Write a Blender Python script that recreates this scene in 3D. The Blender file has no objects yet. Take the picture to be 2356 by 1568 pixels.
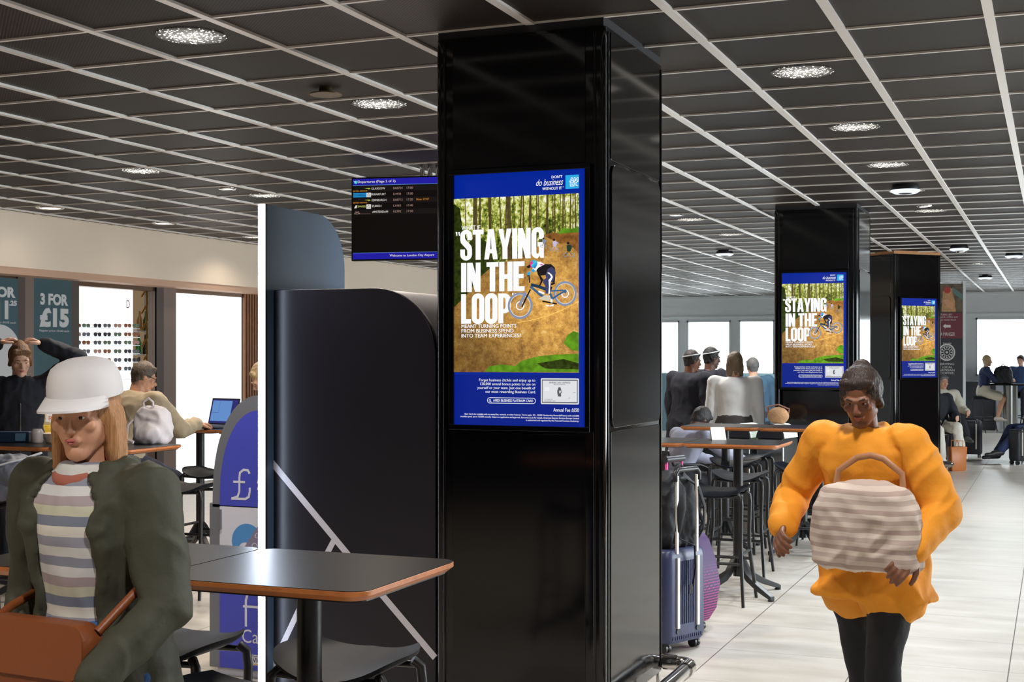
import bpy, bmesh, math, random
from mathutils import Vector, Matrix, Quaternion, noise
from mathutils.geometry import tessellate_polygon
random.seed(7)
S = bpy.context.scene
COL = S.collection
PI = math.pi
EYE = 1.60                      # camera height
CEIL = 3.016                    # ceiling height
YAW = math.radians(21.95)       # camera is turned this far left of the room's long axis (+Y)
FPX = 3106.0                    # focal length in pixels of a 2356 wide frame

# ------------------------------------------------------------------ camera
cam_d = bpy.data.cameras.new('camera'); cam = bpy.data.objects.new('camera', cam_d); COL.objects.link(cam)
cam_d.sensor_width = 36.0; cam_d.lens = 36.0 * FPX / 2356.0
cam_d.shift_y = 34.0 / 2356.0
cam_d.clip_end = 200
cam.location = (0, 0, EYE); cam.rotation_euler = (PI/2, 0, YAW)
S.camera = cam
# ------------------------------------------------------------------ world, exposure
S.view_settings.view_transform = 'Standard'; S.view_settings.look = 'None'
S.view_settings.exposure = 0.0; S.view_settings.gamma = 1.0; S.view_settings.use_curve_mapping = False
world = bpy.data.worlds.new('world'); S.world = world; world.use_nodes = True
wn = world.node_tree.nodes; wl = world.node_tree.links
wbg = wn['Background']
wbg.inputs['Color'].default_value = (0.86, 0.95, 1.0, 1); wbg.inputs['Strength'].default_value = 7.0

# ------------------------------------------------------------------ where a photo pixel falls in the room
CB, SB = math.cos(YAW), math.sin(YAW)
def ray(px, py=818.0):
    dx = (px - 1178.0) / FPX
    return Vector((dx*CB - SB, dx*SB + CB, (818.0 - py) / FPX))
def at_depth(px, Z, z=0.0):                 # point at depth Z in front of the camera
    r = ray(px); return Vector((r.x*Z, r.y*Z, z))
def at_z(px, py, z):                        # point at height z
    r = ray(px, py); t = (z - EYE) / r.z; return Vector((r.x*t, r.y*t, z))
def at_X(px, X, py=818.0):
    r = ray(px, py); t = X / r.x; return Vector((X, r.y*t, EYE + r.z*t))
def at_Y(px, Y, py=818.0):
    r = ray(px, py); t = Y / r.y; return Vector((r.x*t, Y, EYE + r.z*t))

# ------------------------------------------------------------------ lamps
def spot(px_loc, power, color=(1, .93, .85), size=150, rad=.09, z=CEIL-.06, blend=.6):
    d = bpy.data.lights.new('downlight_lamp', 'SPOT'); d.energy = power; d.color = color
    d.spot_size = math.radians(size); d.spot_blend = blend; d.shadow_soft_size = rad
    o = bpy.data.objects.new('downlight_lamp', d); COL.objects.link(o)
    o.location = (px_loc[0], px_loc[1], z)
    return o
def area(loc, rot, sx, sy, power, color):
    d = bpy.data.lights.new('window_daylight', 'AREA'); d.shape = 'RECTANGLE'; d.size = sx; d.size_y = sy
    d.energy = power; d.color = color
    o = bpy.data.objects.new('window_daylight', d); COL.objects.link(o); o.location = loc; o.rotation_euler = rot
    return o
WARM = (1, .86, .72); NEUT = (1, .95, .90); COOL = (.88, .95, 1)
POW = 150.0
# (photo x, photo y, kind) of the fixtures seen on the ceiling; kind: m = behind the mesh, s = small open disc, d = dome, o = open lamp
FIX = [(440, 88, 'm'), (872, 243, 'm'), (325, 396, 'm'), (610, 452, 'm'), (1846, 170, 'm'), (1966, 296, 'm'), (2042, 382, 'm'),
       (2085, 441, 'm'), (2140, 487, 'm'), (1590, 507, 'm'), (585, 547, 'm'), (1680, 541, 'm'),
       (115, 480, 'o'), (378, 515, 'o'), (523, 436, 's'), (2128, 476, 's'), (1557, 496, 's'), (2213, 580, 's'), (2250, 607, 's'),
       (2083, 428, 'd'), (2207, 566, 'd'), (2267, 634, 'd'), (2333, 583, 'd'), (1667, 578, 'd')]
for (px, py, k) in FIX:
    p = at_z(px, py, CEIL)
    if k in 'mo':
        spot(p, POW * ((.10 if k == 'm' else .02) if p.x < -8.2 else (1.0 if k == 'm' else .06)), WARM if px < 1000 else (NEUT if px < 1700 else COOL))
# extra spots with no fitting, added to light unseen parts and the far end
for (x, y, c) in [(-6.6, 1.0, WARM), (-3.6, .6, WARM), (-.6, 1.4, NEUT), (2.4, 4.0, NEUT), (2.4, 9.5, COOL), (-1.0, -3, NEUT),
                  (2.6, 15, COOL), (2.0, 22, COOL), (-5.6, 20, NEUT), (-5.4, 27, COOL), (2.4, 29, COOL), (-.6, 4.4, NEUT), (-4.6, 13.6, NEUT)]:
    spot((x, y), POW * (2.6 if y > 19 else 1.0), c)
for y in (10.5, 14.5):            # added fill panels inside the unseen right windows, standing in for daylight
    area((5.9, y, 1.5), (0, PI/2, 0), 2.0, 3.5, 300, (.86, .95, 1))
# ------------------------------------------------------------------ materials
def lin(c):
    return tuple(((v/255.0)/12.92 if v/255.0 <= .04045 else (((v/255.0)+.055)/1.055)**2.4) for v in c)
MATS = {}
def mat(name, rgb=(128,128,128), rough=.5, metal=0.0, spec=.5, emit=0.0, bump=0.0, bscale=40, var=0.0, vscale=6, coat=0.0, raw=False):
    if name in MATS: return MATS[name]
    m = bpy.data.materials.new(name); m.use_nodes = True; nt = m.node_tree; N = nt.nodes; L = nt.links
    b = N['Principled BSDF']; c = rgb if raw else lin(rgb)
    b.inputs['Base Color'].default_value = (*c, 1); b.inputs['Roughness'].default_value = rough
    b.inputs['Metallic'].default_value = metal; b.inputs['Specular IOR Level'].default_value = spec
    if coat: b.inputs['Coat Weight'].default_value = coat; b.inputs['Coat Roughness'].default_value = .03
    if emit:
        b.inputs['Emission Color'].default_value = (*c, 1); b.inputs['Emission Strength'].default_value = emit
        b.inputs['Base Color'].default_value = (0.01, 0.01, 0.01, 1); b.inputs['Specular IOR Level'].default_value = .06; b.inputs['Roughness'].default_value = .5
    if var or bump:
        tc = N.new('ShaderNodeTexCoord')
    if var:
        n = N.new('ShaderNodeTexNoise'); n.inputs['Scale'].default_value = vscale; n.inputs['Detail'].default_value = 5
        L.new(tc.outputs['Object'], n.inputs['Vector'])
        r = N.new('ShaderNodeMapRange'); r.inputs['From Min'].default_value = .3; r.inputs['From Max'].default_value = .7
        r.inputs['To Min'].default_value = 1-var; r.inputs['To Max'].default_value = 1+var
        L.new(n.outputs['Fac'], r.inputs['Value'])
        v = N.new('ShaderNodeVectorMath'); v.operation = 'SCALE'; v.inputs[0].default_value = c
        L.new(r.outputs['Result'], v.inputs['Scale']); L.new(v.outputs[0], b.inputs['Base Color'])
        if emit: L.new(v.outputs[0], b.inputs['Emission Color'])
    if bump:
        n = N.new('ShaderNodeTexNoise'); n.inputs['Scale'].default_value = bscale; n.inputs['Detail'].default_value = 3
        L.new(tc.outputs['Object'], n.inputs['Vector'])
        bp = N.new('ShaderNodeBump'); bp.inputs['Strength'].default_value = bump; bp.inputs['Distance'].default_value = .01
        L.new(n.outputs['Fac'], bp.inputs['Height']); L.new(bp.outputs[0], b.inputs['Normal'])
    MATS[name] = m; return m
def strands(m):
    nt = m.node_tree; N = nt.nodes; L = nt.links; tc = [n for n in N if n.type == 'TEX_COORD'][0]; mp = N.new('ShaderNodeMapping'); mp.inputs['Scale'].default_value = (3.2, 3.2, .22)
    for n in [n for n in N if n.type == 'TEX_NOISE']:
        L.new(mp.outputs[0], n.inputs['Vector'])
    L.new(tc.outputs['Object'], mp.inputs[0])
def nodes(m): return m.node_tree.nodes, m.node_tree.links, m.node_tree.nodes['Principled BSDF']
def MathN(N, L, op, a, b=None, c=None):
    n = N.new('ShaderNodeMath'); n.operation = op
    for i, v in enumerate((a, b, c)):
        if v is None: continue
        if isinstance(v, (int, float)): n.inputs[i].default_value = v
        else: L.new(v, n.inputs[i])
    return n.outputs[0]

# ------------------------------------------------------------------ mesh builder
class MB:
    def __init__(s): s.v = []; s.f = []; s.m = []
    def add(s, vs, fs, mi=0):
        k = len(s.v); s.v += [tuple(p) for p in vs]; s.f += [tuple(i+k for i in f) for f in fs]; s.m += [mi]*len(fs)
    def box(s, c, d, R=None, mi=0, taper=1.0):
        x, y, z = d[0]/2, d[1]/2, d[2]/2; vs = []
        for (a, b, e) in ((-1,-1,-1),(1,-1,-1),(1,1,-1),(-1,1,-1),(-1,-1,1),(1,-1,1),(1,1,1),(-1,1,1)):
            t = taper if e > 0 else 1
            p = Vector((a*x*t, b*y*t, e*z)); p = (R @ p) if R else p; vs.append(p + Vector(c))
        s.add(vs, [(0,3,2,1),(4,5,6,7),(0,1,5,4),(1,2,6,5),(2,3,7,6),(3,0,4,7)], mi); return s
    def bb(s, x0, x1, y0, y1, z0, z1, mi=0):
        return s.box(((x0+x1)/2, (y0+y1)/2, (z0+z1)/2), (abs(x1-x0), abs(y1-y0), abs(z1-z0)), None, mi)
    def loft(s, rings, caps=True, mi=0, closed=True):
        n = len(rings[0]); vs = [p for r in rings for p in r]; fs = []
        for i in range(len(rings)-1):
            for j in range(n if closed else n-1):
                k = (j+1) % n; fs.append((i*n+j, i*n+k, (i+1)*n+k, (i+1)*n+j))
        if caps and closed:
            fs.append(tuple(reversed(range(n)))); fs.append(tuple((len(rings)-1)*n+j for j in range(n)))
        s.add(vs, fs, mi); return s
    def tube(s, path, r, n=10, mi=0, caps=True, ry=None):
        path = [Vector(p) for p in path]; rings = []; up = None
        rr = r if isinstance(r, (list, tuple)) else [r]*len(path)
        for i, p in enumerate(path):
            a = path[max(i-1, 0)]; b = path[min(i+1, len(path)-1)]; t = (b-a).normalized()
            if up is None:
                up = Vector((0,0,1)) if abs(t.z) < .9 else Vector((0,1,0))
            u = (up - t*up.dot(t)); u = u.normalized() if u.length > 1e-6 else t.orthogonal().normalized()
            w = t.cross(u); up = u
            q = rr[i]; q2 = q if ry is None else q*ry
            rings.append([p + w*math.cos(2*PI*j/n)*q + u*math.sin(2*PI*j/n)*q2 for j in range(n)])
        return s.loft(rings, caps, mi)
    def cyl(s, p0, p1, r0, r1=None, n=16, mi=0): return s.tube([p0, p1], [r0, r0 if r1 is None else r1], n, mi)
    def lathe(s, prof, c=(0,0,0), n=24, mi=0, a0=0, a1=2*PI):
        c = Vector(c); rings = []
        for (r, z) in prof: rings.append([c + Vector((r*math.cos(2*PI*j/n), r*math.sin(2*PI*j/n), z)) for j in range(n)])
        return s.loft(rings, True, mi)
    def ell(s, c, r, R=None, n=16, m=10, mi=0):
        c = Vector(c); rings = []
        for i in range(m+1):
            a = PI*i/m; rr = max(math.sin(a), .002)
            ring = []
            for j in range(n):
                p = Vector((r[0]*rr*math.cos(2*PI*j/n), r[1]*rr*math.sin(2*PI*j/n), -r[2]*math.cos(a)))
                ring.append(c + (R @ p if R else p))
            rings.append(ring)
        return s.loft(rings, True, mi)
    def cap(s, p0, p1, r0, r1, n=12, flat=1.0, ax=None):     # tapered capsule
        p0 = Vector(p0); p1 = Vector(p1); t = (p1-p0); Ln = t.length; t = t/Ln if Ln > 1e-6 else Vector((0,0,1))
        u = Vector(ax) if ax else (Vector((1,0,0)) if abs(t.x) < .9 else Vector((0,1,0)))
        u = (u - t*u.dot(t)).normalized(); w = t.cross(u); rings = []
        prof = [(-math.cos(a)*r0, math.sin(a)*r0) for a in (0.12, .5, 1.0, PI/2)] + [(Ln+math.cos(a)*r1, math.sin(a)*r1) for a in (PI/2, 1.0, .5, .12)]
        for (d, q) in prof:
            rings.append([p0 + t*d + u*math.cos(2*PI*j/n)*q + w*math.sin(2*PI*j/n)*q*flat for j in range(n)])
        return s.loft(rings)
    def prism(s, poly, y0, y1, mi=0, axis='y', M=None):      # polygon in (x,z) extruded along y
        n = len(poly); mk = {'y': lambda p, d: Vector((p[0], d, p[1])), 'x': lambda p, d: Vector((d, p[0], p[1])), 'z': lambda p, d: Vector((p[0], p[1], d))}[axis]
        vs = [mk(p, y0) for p in poly] + [mk(p, y1) for p in poly]
        if M: vs = [M @ v for v in vs]
        fs = [tuple(range(n)), tuple(reversed(range(n, 2*n)))] + [(i, i+n, (i+1) % n + n, (i+1) % n) for i in range(n)]
        s.add(vs, fs, mi); return s
    def xf(s, M):
        s.v = [tuple(M @ Vector(p)) for p in s.v]; return s
    def obj(s, name, m, parent=None, loc=(0,0,0), bevel=0, smooth=None, rot=None, sub=0):
        me = bpy.data.meshes.new(name); me.from_pydata(s.v, [], s.f); me.update()
        ms = m if isinstance(m, (list, tuple)) else [m]
        for x in ms: me.materials.append(x)
        if len(ms) > 1: me.polygons.foreach_set('material_index', s.m)
        bm = bmesh.new(); bm.from_mesh(me); bmesh.ops.recalc_face_normals(bm, faces=bm.faces); bm.to_mesh(me); bm.free()
        o = bpy.data.objects.new(name, me); COL.objects.link(o); o.location = loc
        if rot: o.rotation_euler = rot
        if parent: o.parent = parent
        if smooth is not None:
            me.polygons.foreach_set('use_smooth', [True]*len(me.polygons))
            me.set_sharp_from_angle(angle=math.radians(smooth))
        if bevel:
            b = o.modifiers.new('bevel', 'BEVEL'); b.width = bevel; b.segments = 3; b.limit_method = 'ANGLE'; b.angle_limit = math.radians(40)
            me.polygons.foreach_set('use_smooth', [True]*len(me.polygons)); b.harden_normals = True
        if sub:
            q = o.modifiers.new('sub', 'SUBSURF'); q.levels = q.render_levels = sub
            me.polygons.foreach_set('use_smooth', [True]*len(me.polygons))
        return o
def empty(name, label, cat, loc=(0,0,0), rz=0, group=None):
    o = bpy.data.objects.new(name, None); COL.objects.link(o); o.location = loc; o.rotation_euler = (0,0,rz)
    o['label'] = label; o['category'] = cat
    if group: o['group'] = group
    return o
def tag(o, label, cat, group=None):
    o['label'] = label; o['category'] = cat
    if group: o['group'] = group
    return o
def struct(o): o['kind'] = 'structure'; return o
def dup(root, loc=None, rz=None, label=None):
    r = root.copy(); COL.objects.link(r)
    if loc is not None: r.location = loc
    if rz is not None: r.rotation_euler = (0,0,rz)
    if label: r['label'] = label
    for ch in list(root.children):
        c = ch.copy(); COL.objects.link(c); c.parent = r
        for g in list(ch.children):
            d = g.copy(); COL.objects.link(d); d.parent = c
    return r
def rrect(x0, x1, y0, y1, r, n=5):
    pts = []
    for (cx, cy, a) in ((x1-r, y0+r, -90), (x1-r, y1-r, 0), (x0+r, y1-r, 90), (x0+r, y0+r, 180)):
        for i in range(n+1):
            t = math.radians(a + 90*i/n); pts.append((cx + r*math.cos(t), cy + r*math.sin(t)))
    return pts

# ------------------------------------------------------------------ flat artwork: lettering, prints and screen pictures
_txt = {}
def text_mesh(s, bold=0.0):
    k = (s, bold)
    if k in _txt: return _txt[k]
    c = bpy.data.curves.new('t', 'FONT'); c.body = s; c.offset = bold; c.resolution_u = 3
    o = bpy.data.objects.new('t', c); COL.objects.link(o)
    dg = bpy.context.evaluated_depsgraph_get(); me = o.evaluated_get(dg).to_mesh()
    vs = [(v.co.x, v.co.y) for v in me.vertices]; fs = [tuple(p.vertices) for p in me.polygons]
    o.evaluated_get(dg).to_mesh_clear(); bpy.data.objects.remove(o); bpy.data.curves.remove(c)
    _txt[k] = (vs, fs); return _txt[k]
class Art:
    """2-D shapes in x (right) and y (up), laid on a plane facing local -Y; layer n stands n*0.4 mm proud."""
    def __init__(s, step=.0004): s.v = []; s.f = []; s.m = []; s.step = step
    def poly(s, pts, mi=0, ly=0, holes=()):
        loops = [[Vector((p[0], p[1], 0)) for p in pts]] + [[Vector((p[0], p[1], 0)) for p in h] for h in holes]
        flat = [p for l in loops for p in l]; k = len(s.v)
        tris = tessellate_polygon(loops)
        s.v += [(p.x, -ly*s.step, p.y) for p in flat]
        for t in tris: s.f.append(tuple(i+k for i in t)); s.m.append(mi)
        return s
    def rect(s, x0, x1, y0, y1, mi=0, ly=0): return s.poly([(x0,y0),(x1,y0),(x1,y1),(x0,y1)], mi, ly)
    def disc(s, c, r, mi=0, ly=0, n=28, ry=None):
        ry = ry or r; return s.poly([(c[0]+r*math.cos(2*PI*i/n), c[1]+ry*math.sin(2*PI*i/n)) for i in range(n)], mi, ly)
    def ring(s, c, r0, r1, mi=0, ly=0, n=32, a0=0, a1=2*PI):
        full = abs(a1-a0) > 6.28
        if full:
            return s.poly([(c[0]+r1*math.cos(2*PI*i/n), c[1]+r1*math.sin(2*PI*i/n)) for i in range(n)], mi, ly,
                          [[(c[0]+r0*math.cos(2*PI*i/n), c[1]+r0*math.sin(2*PI*i/n)) for i in range(n)]])
        o = [(c[0]+r1*math.cos(a0+(a1-a0)*i/n), c[1]+r1*math.sin(a0+(a1-a0)*i/n)) for i in range(n+1)]
        q = [(c[0]+r0*math.cos(a0+(a1-a0)*i/n), c[1]+r0*math.sin(a0+(a1-a0)*i/n)) for i in range(n, -1, -1)]
        return s.poly(o+q, mi, ly)
    def stroke(s, pts, w, mi=0, ly=0):
        pts = [Vector((p[0], p[1])) for p in pts]; Lf = []; Rt = []
        for i, p in enumerate(pts):
            if i == 0: n = (pts[1]-p).normalized(); n = Vector((-n.y, n.x)); k = 1
            elif i == len(pts)-1: n = (p-pts[i-1]).normalized(); n = Vector((-n.y, n.x)); k = 1
            else:
                a = (p-pts[i-1]).normalized(); b = (pts[i+1]-p).normalized()
                na = Vector((-a.y, a.x)); nb = Vector((-b.y, b.x)); n = (na+nb)
                n = n.normalized() if n.length > 1e-6 else na; k = min(1/max(n.dot(na), .3), 2)
            Lf.append(p+n*w/2*k); Rt.append(p-n*w/2*k)
        k = len(s.v)
        for a, b in zip(Lf, Rt): s.v += [(a.x, -ly*s.step, a.y), (b.x, -ly*s.step, b.y)]
        for i in range(len(pts)-1): s.f.append((k+2*i, k+2*i+1, k+2*i+3, k+2*i+2)); s.m.append(mi)
        return s
    def text(s, t, x0, x1, y0, y1, mi=0, ly=1, bold=0.0, shear=0.0, fn=None):
        """fit the word's own bounds to the box x0..x1, y0..y1 (baseline fitted by its bounds)"""
        if 0 < bold < .045:
            e_ = bold*(y1-y0)*.9
            for q, l_ in ((-e_, 0), (e_, .3)): s.text(t, x0+q, x1+q, y0, y1, mi, ly+l_, 0.0, shear, fn)
            return s
        vs, fs = text_mesh(t, bold)
        ax = min(v[0] for v in vs); bx = max(v[0] for v in vs); ay = min(v[1] for v in vs); by = max(v[1] for v in vs)
        k = len(s.v)
        for (x, y) in vs:
            v_ = (y-ay)/(by-ay); X = x0+(x-ax)/(bx-ax)*(x1-x0)+shear*v_*(y1-y0); Y = y0+v_*(y1-y0)
            if fn: X, Y = fn(X, Y)
            s.v.append((X, -ly*s.step, Y))
        for f in fs: s.f.append(tuple(i+k for i in f)); s.m.append(mi)
        return s
    def obj(s, name, ms, parent=None, loc=(0,0,0), rz=0, rot=None):
        me = bpy.data.meshes.new(name); me.from_pydata(s.v, [], s.f); me.update()
        ms = ms if isinstance(ms, (list, tuple)) else [ms]
        for x in ms: me.materials.append(x)
        if len(ms) > 1: me.polygons.foreach_set('material_index', s.m)
        o = bpy.data.objects.new(name, me); COL.objects.link(o); o.location = loc; o.rotation_euler = rot or (0,0,rz)
        if parent: o.parent = parent
        return o
# heavy condensed capitals, unit height, drawn as shapes
def glyph(art, ch, x, y, w, h, mi, ly):
    sx = .40*w; st = .165*w
    P = lambda pts: [(x+a*w, y+b*h) for a, b in pts]
    R = lambda a0, a1, b0, b1: art.rect(x+a0*w, x+a1*w, y+b0*h, y+b1*h, mi, ly)
    def arc(cx, cy, rx, ry, a0, a1, n=8): return [(cx+rx*math.cos(math.radians(a0+(a1-a0)*i/n)), cy+ry*math.sin(math.radians(a0+(a1-a0)*i/n))) for i in range(n+1)]
    if ch == 'I': R(0, .165, 0, 1); return .165
    if ch == 'T': R(0, .37, .84, 1); R(.10, .27, 0, .85); return .37
    if ch == 'N': R(0, .15, 0, 1); R(.27, .42, 0, 1); art.poly(P([(.0,1),(.17,1),(.42,0),(.25,0)]), mi, ly); return .42
    if ch == 'H': R(0, .16, 0, 1); R(.25, .41, 0, 1); R(.15, .26, .42, .58); return .41
    if ch == 'E': R(0, .165, 0, 1); R(.16, .34, .84, 1); R(.16, .34, 0, .16); R(.16, .31, .43, .58); return .34
    if ch == 'L': R(0, .165, 0, 1); R(.16, .33, 0, .16); return .33
    if ch == 'A': art.poly(P([(0,0),(.155,0),(.185,.2),(.265,.2),(.295,0),(.45,0),(.32,1),(.13,1)]), mi, ly, [P([(.205,.34),(.245,.34),(.225,.78)])]); return .45
    if ch == 'Y': art.poly(P([(0,1),(.16,1),(.22,.62),(.28,1),(.44,1),(.305,.38),(.305,0),(.135,0),(.135,.38)]), mi, ly); return .44
    def oval(x0, x1, y0, y1, rx, ry): return arc(x1-rx, y1-ry, rx, ry, 0, 90) + arc(x0+rx, y1-ry, rx, ry, 90, 180) + arc(x0+rx, y0+ry, rx, ry, 180, 270) + arc(x1-rx, y0+ry, rx, ry, 270, 360)
    if ch == 'O': art.poly(P(oval(0, .41, -.015, 1.015, .2, .2)), mi, ly, [P(oval(.165, .245, .15, .85, .04, .07))]); return .41
    if ch == 'P': R(0, .165, 0, 1); art.poly(P([(.1,.34),(.1,1)] + list(reversed(arc(.2, .80, .2, .2, 0, 90))) + list(reversed(arc(.2, .54, .2, .2, -90, 0)))), mi, ly, [P([(.165,.48),(.165,.86),(.205,.86),(.235,.80),(.235,.55),(.205,.48)])]); return .40
    if ch == 'G':
        pts = [(.41,.62),(.41,.80)] + arc(.205,.80,.205,.215,0,180)[1:] + arc(.205,.20,.205,.215,180,270) + [(.23,.02),(.27,.08),(.30,0),(.41,0),(.41,.52),(.20,.52),(.20,.38),(.245,.38),(.245,.20)] + arc(.205,.20,.04,.06,0,-180) + arc(.205,.80,.04,.06,180,0) + [(.245,.62)]
        art.poly(P(pts), mi, ly); return .41
    if ch == 'S':
        pts = [(.40,.66),(.40,.82)] + arc(.20,.82,.20,.195,0,180)[1:] + [(0,.68),(.02,.58),(.09,.50),(.20,.38),(.235,.32),(.24,.18)] + arc(.20,.18,.04,.05,0,-180)[1:] + [(.16,.36),(0,.36),(0,.18)] + arc(.20,.18,.20,.195,180,360)[1:] + [(.40,.36),(.38,.46),(.30,.56),(.20,.66),(.165,.72),(.16,.82)] + arc(.20,.82,.04,.05,180,0)[1:] + [(.24,.66)]
        art.poly(P(pts), mi, ly); return .40
    return .15
def word(art, s, x0, x1, y0, y1, mi, ly):
    ADV = {'I':.165,'T':.37,'N':.42,'H':.41,'E':.34,'L':.33,'A':.45,'Y':.44,'O':.41,'P':.40,'G':.41,'S':.40,' ':.14}
    gap = .022; tot = sum(ADV[c] for c in s) + gap*(len(s)-1)
    w = (x1-x0)/tot; x = x0
    for c in s:
        if c != ' ': glyph(art, c, x, y0, w, y1-y0, mi, ly)
        x += (ADV[c]+gap)*w
# ------------------------------------------------------------------ materials of the room
def tile_mask(N, L, coord, x0, p, w):          # 1 on a joint line
    a = MathN(N, L, 'SUBTRACT', coord, x0 - w/2); a = MathN(N, L, 'DIVIDE', a, p); a = MathN(N, L, 'FRACT', a)
    return MathN(N, L, 'LESS_THAN', a, w/p)
def m_floor():
    m = mat('floor_tile', (205,198,188), .32); N, L, b = nodes(m)
    tc = N.new('ShaderNodeTexCoord'); sp = N.new('ShaderNodeSeparateXYZ'); L.new(tc.outputs['Object'], sp.inputs[0])
    jx = tile_mask(N, L, sp.outputs[0], -.96, .737, .006); jy = tile_mask(N, L, sp.outputs[1], 7.27, .7275, .0035)
    j = MathN(N, L, 'MAXIMUM', jx, jy)
    n1 = N.new('ShaderNodeTexNoise'); n1.inputs['Scale'].default_value = 1.6; n1.inputs['Detail'].default_value = 8; n1.inputs['Roughness'].default_value = .65
    mp = N.new('ShaderNodeMapping'); mp.inputs['Scale'].default_value = (1, 3.5, 1)
    L.new(tc.outputs['Object'], mp.inputs[0]); L.new(mp.outputs[0], n1.inputs['Vector'])
    cr = N.new('ShaderNodeValToRGB'); cr.color_ramp.elements[0].position = .3; cr.color_ramp.elements[0].color = (*lin((184,176,164)), 1)
    cr.color_ramp.elements[1].position = .7; cr.color_ramp.elements[1].color = (*lin((212,206,197)), 1); L.new(n1.outputs['Fac'], cr.inputs[0])
    mx = N.new('ShaderNodeMix'); mx.data_type = 'RGBA'; L.new(j, mx.inputs[0]); L.new(cr.outputs[0], mx.inputs[6]); mx.inputs[7].default_value = (*lin((92,84,76)), 1)
    L.new(mx.outputs[2], b.inputs['Base Color'])
    r = N.new('ShaderNodeMapRange'); r.inputs['To Min'].default_value = .22; r.inputs['To Max'].default_value = .45; L.new(n1.outputs['Fac'], r.inputs['Value']); L.new(r.outputs[0], b.inputs['Roughness'])
    return m
def m_ceiling():
    m = mat('perforated_black_metal', (40,37,36), .5, 0, .22); N, L, b = nodes(m)
    tc = N.new('ShaderNodeTexCoord'); sp = N.new('ShaderNodeSeparateXYZ'); L.new(tc.outputs['Object'], sp.inputs[0])
    p = .019
    def cell(ox, oy):
        fx = MathN(N, L, 'SUBTRACT', MathN(N, L, 'FRACT', MathN(N, L, 'DIVIDE', MathN(N, L, 'ADD', sp.outputs[0], ox), p)), .5)
        fy = MathN(N, L, 'SUBTRACT', MathN(N, L, 'FRACT', MathN(N, L, 'DIVIDE', MathN(N, L, 'ADD', sp.outputs[1], oy), p)), .5)
        d = MathN(N, L, 'ADD', MathN(N, L, 'MULTIPLY', fx, fx), MathN(N, L, 'MULTIPLY', fy, fy))
        return MathN(N, L, 'LESS_THAN', d, .085)
    h = MathN(N, L, 'MAXIMUM', cell(10, 10), cell(10+p/2, 10+p/2))
    # each tile has its own random tone
    wn_ = N.new('ShaderNodeTexWhiteNoise'); wn_.noise_dimensions = '2D'
    cx = MathN(N, L, 'FLOOR', MathN(N, L, 'DIVIDE', MathN(N, L, 'SUBTRACT', sp.outputs[0], -.257), .605))
    cy = MathN(N, L, 'FLOOR', MathN(N, L, 'DIVIDE', MathN(N, L, 'SUBTRACT', sp.outputs[1], 5.95), .5955))
    cb = N.new('ShaderNodeCombineXYZ'); L.new(cx, cb.inputs[0]); L.new(cy, cb.inputs[1]); L.new(cb.outputs[0], wn_.inputs['Vector'])
    vr = N.new('ShaderNodeMapRange'); vr.inputs['To Min'].default_value = .55; vr.inputs['To Max'].default_value = 1.25; L.new(wn_.outputs['Value'], vr.inputs['Value'])
    cs = N.new('ShaderNodeVectorMath'); cs.operation = 'SCALE'; cs.inputs[0].default_value = lin((64,56,52)); L.new(vr.outputs[0], cs.inputs['Scale'])
    mx = N.new('ShaderNodeMix'); mx.data_type = 'RGBA'; L.new(h, mx.inputs[0]); L.new(cs.outputs[0], mx.inputs[6]); mx.inputs[7].default_value = (.003, .003, .003, 1)
    L.new(mx.outputs[2], b.inputs['Base Color']); return m
M_FLOOR = m_floor(); M_CEIL = m_ceiling()
M_BAR = mat('white_painted_ceiling_bar', (236,232,228), .3, .1)
M_CREAM = mat('cream_paint', (242,226,206), .6, var=.02, vscale=1)
M_WHITE = mat('white_paint', (222,226,228), .5)
M_GLOSS = mat('glossy_black_cladding', (7,7,9), .07, 0, .5, bump=.035, bscale=3.0)
M_GLOSS2 = mat('glossy_black_panel', (5,5,8), .10, 0, .5, bump=.02, bscale=2.0)
M_SEAM = mat('dark_seam', (3,3,3), .6)
M_CHROME = mat('polished_steel', (205,202,198), .14, 1.0)
M_STEEL = mat('brushed_steel', (150,152,150), .3, 1.0, bump=.02, bscale=60)
M_DGREY = mat('dark_grey_metal', (52,52,56), .4, .3)
M_PLASTIC = mat('black_plastic', (24,25,28), .38)
M_TOP = mat('black_laminate', (17,17,20), .30, 0, .10, bump=.012, bscale=120)
M_PLY = mat('amber_plywood_edge', (186,112,58), .4, var=.12, vscale=30)
M_WOOD = mat('light_timber', (176,124,78), .5, var=.15, vscale=12)
M_BLUEEM = mat('screen_royal_blue', (0,36,150), .2, emit=1.0)
M_WHITEEM = mat('screen_white', (252,252,252), .2, emit=1.0)
M_TEALP = mat('teal_print', (58,92,102), .5)

# ------------------------------------------------------------------ room shell
XL, XR, YB, YF = -9.47, 6.0, -5.0, 31.4
struct(MB().bb(-14, XR, YB, YF+.2, -.1, 0).obj('floor', M_FLOOR))
struct(MB().bb(-14, XR, YB, YF+.2, CEIL, CEIL+.08).obj('ceiling', M_CEIL))
g = MB(); x = -.257 - 16*.605
while x < XR:
    if x > XL: g.bb(x-.020, x+.020, YB, YF, CEIL-.012, CEIL)
    x += .605
struct(g.obj('trim_1', M_BAR))
g = MB(); y = 5.95 - 18*.5955
while y < YF:
    if y > YB: g.bb(XL, XR, y-.009, y+.009, CEIL-.009, CEIL)
    y += .5955
struct(g.obj('trim_2', M_BAR))
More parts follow.
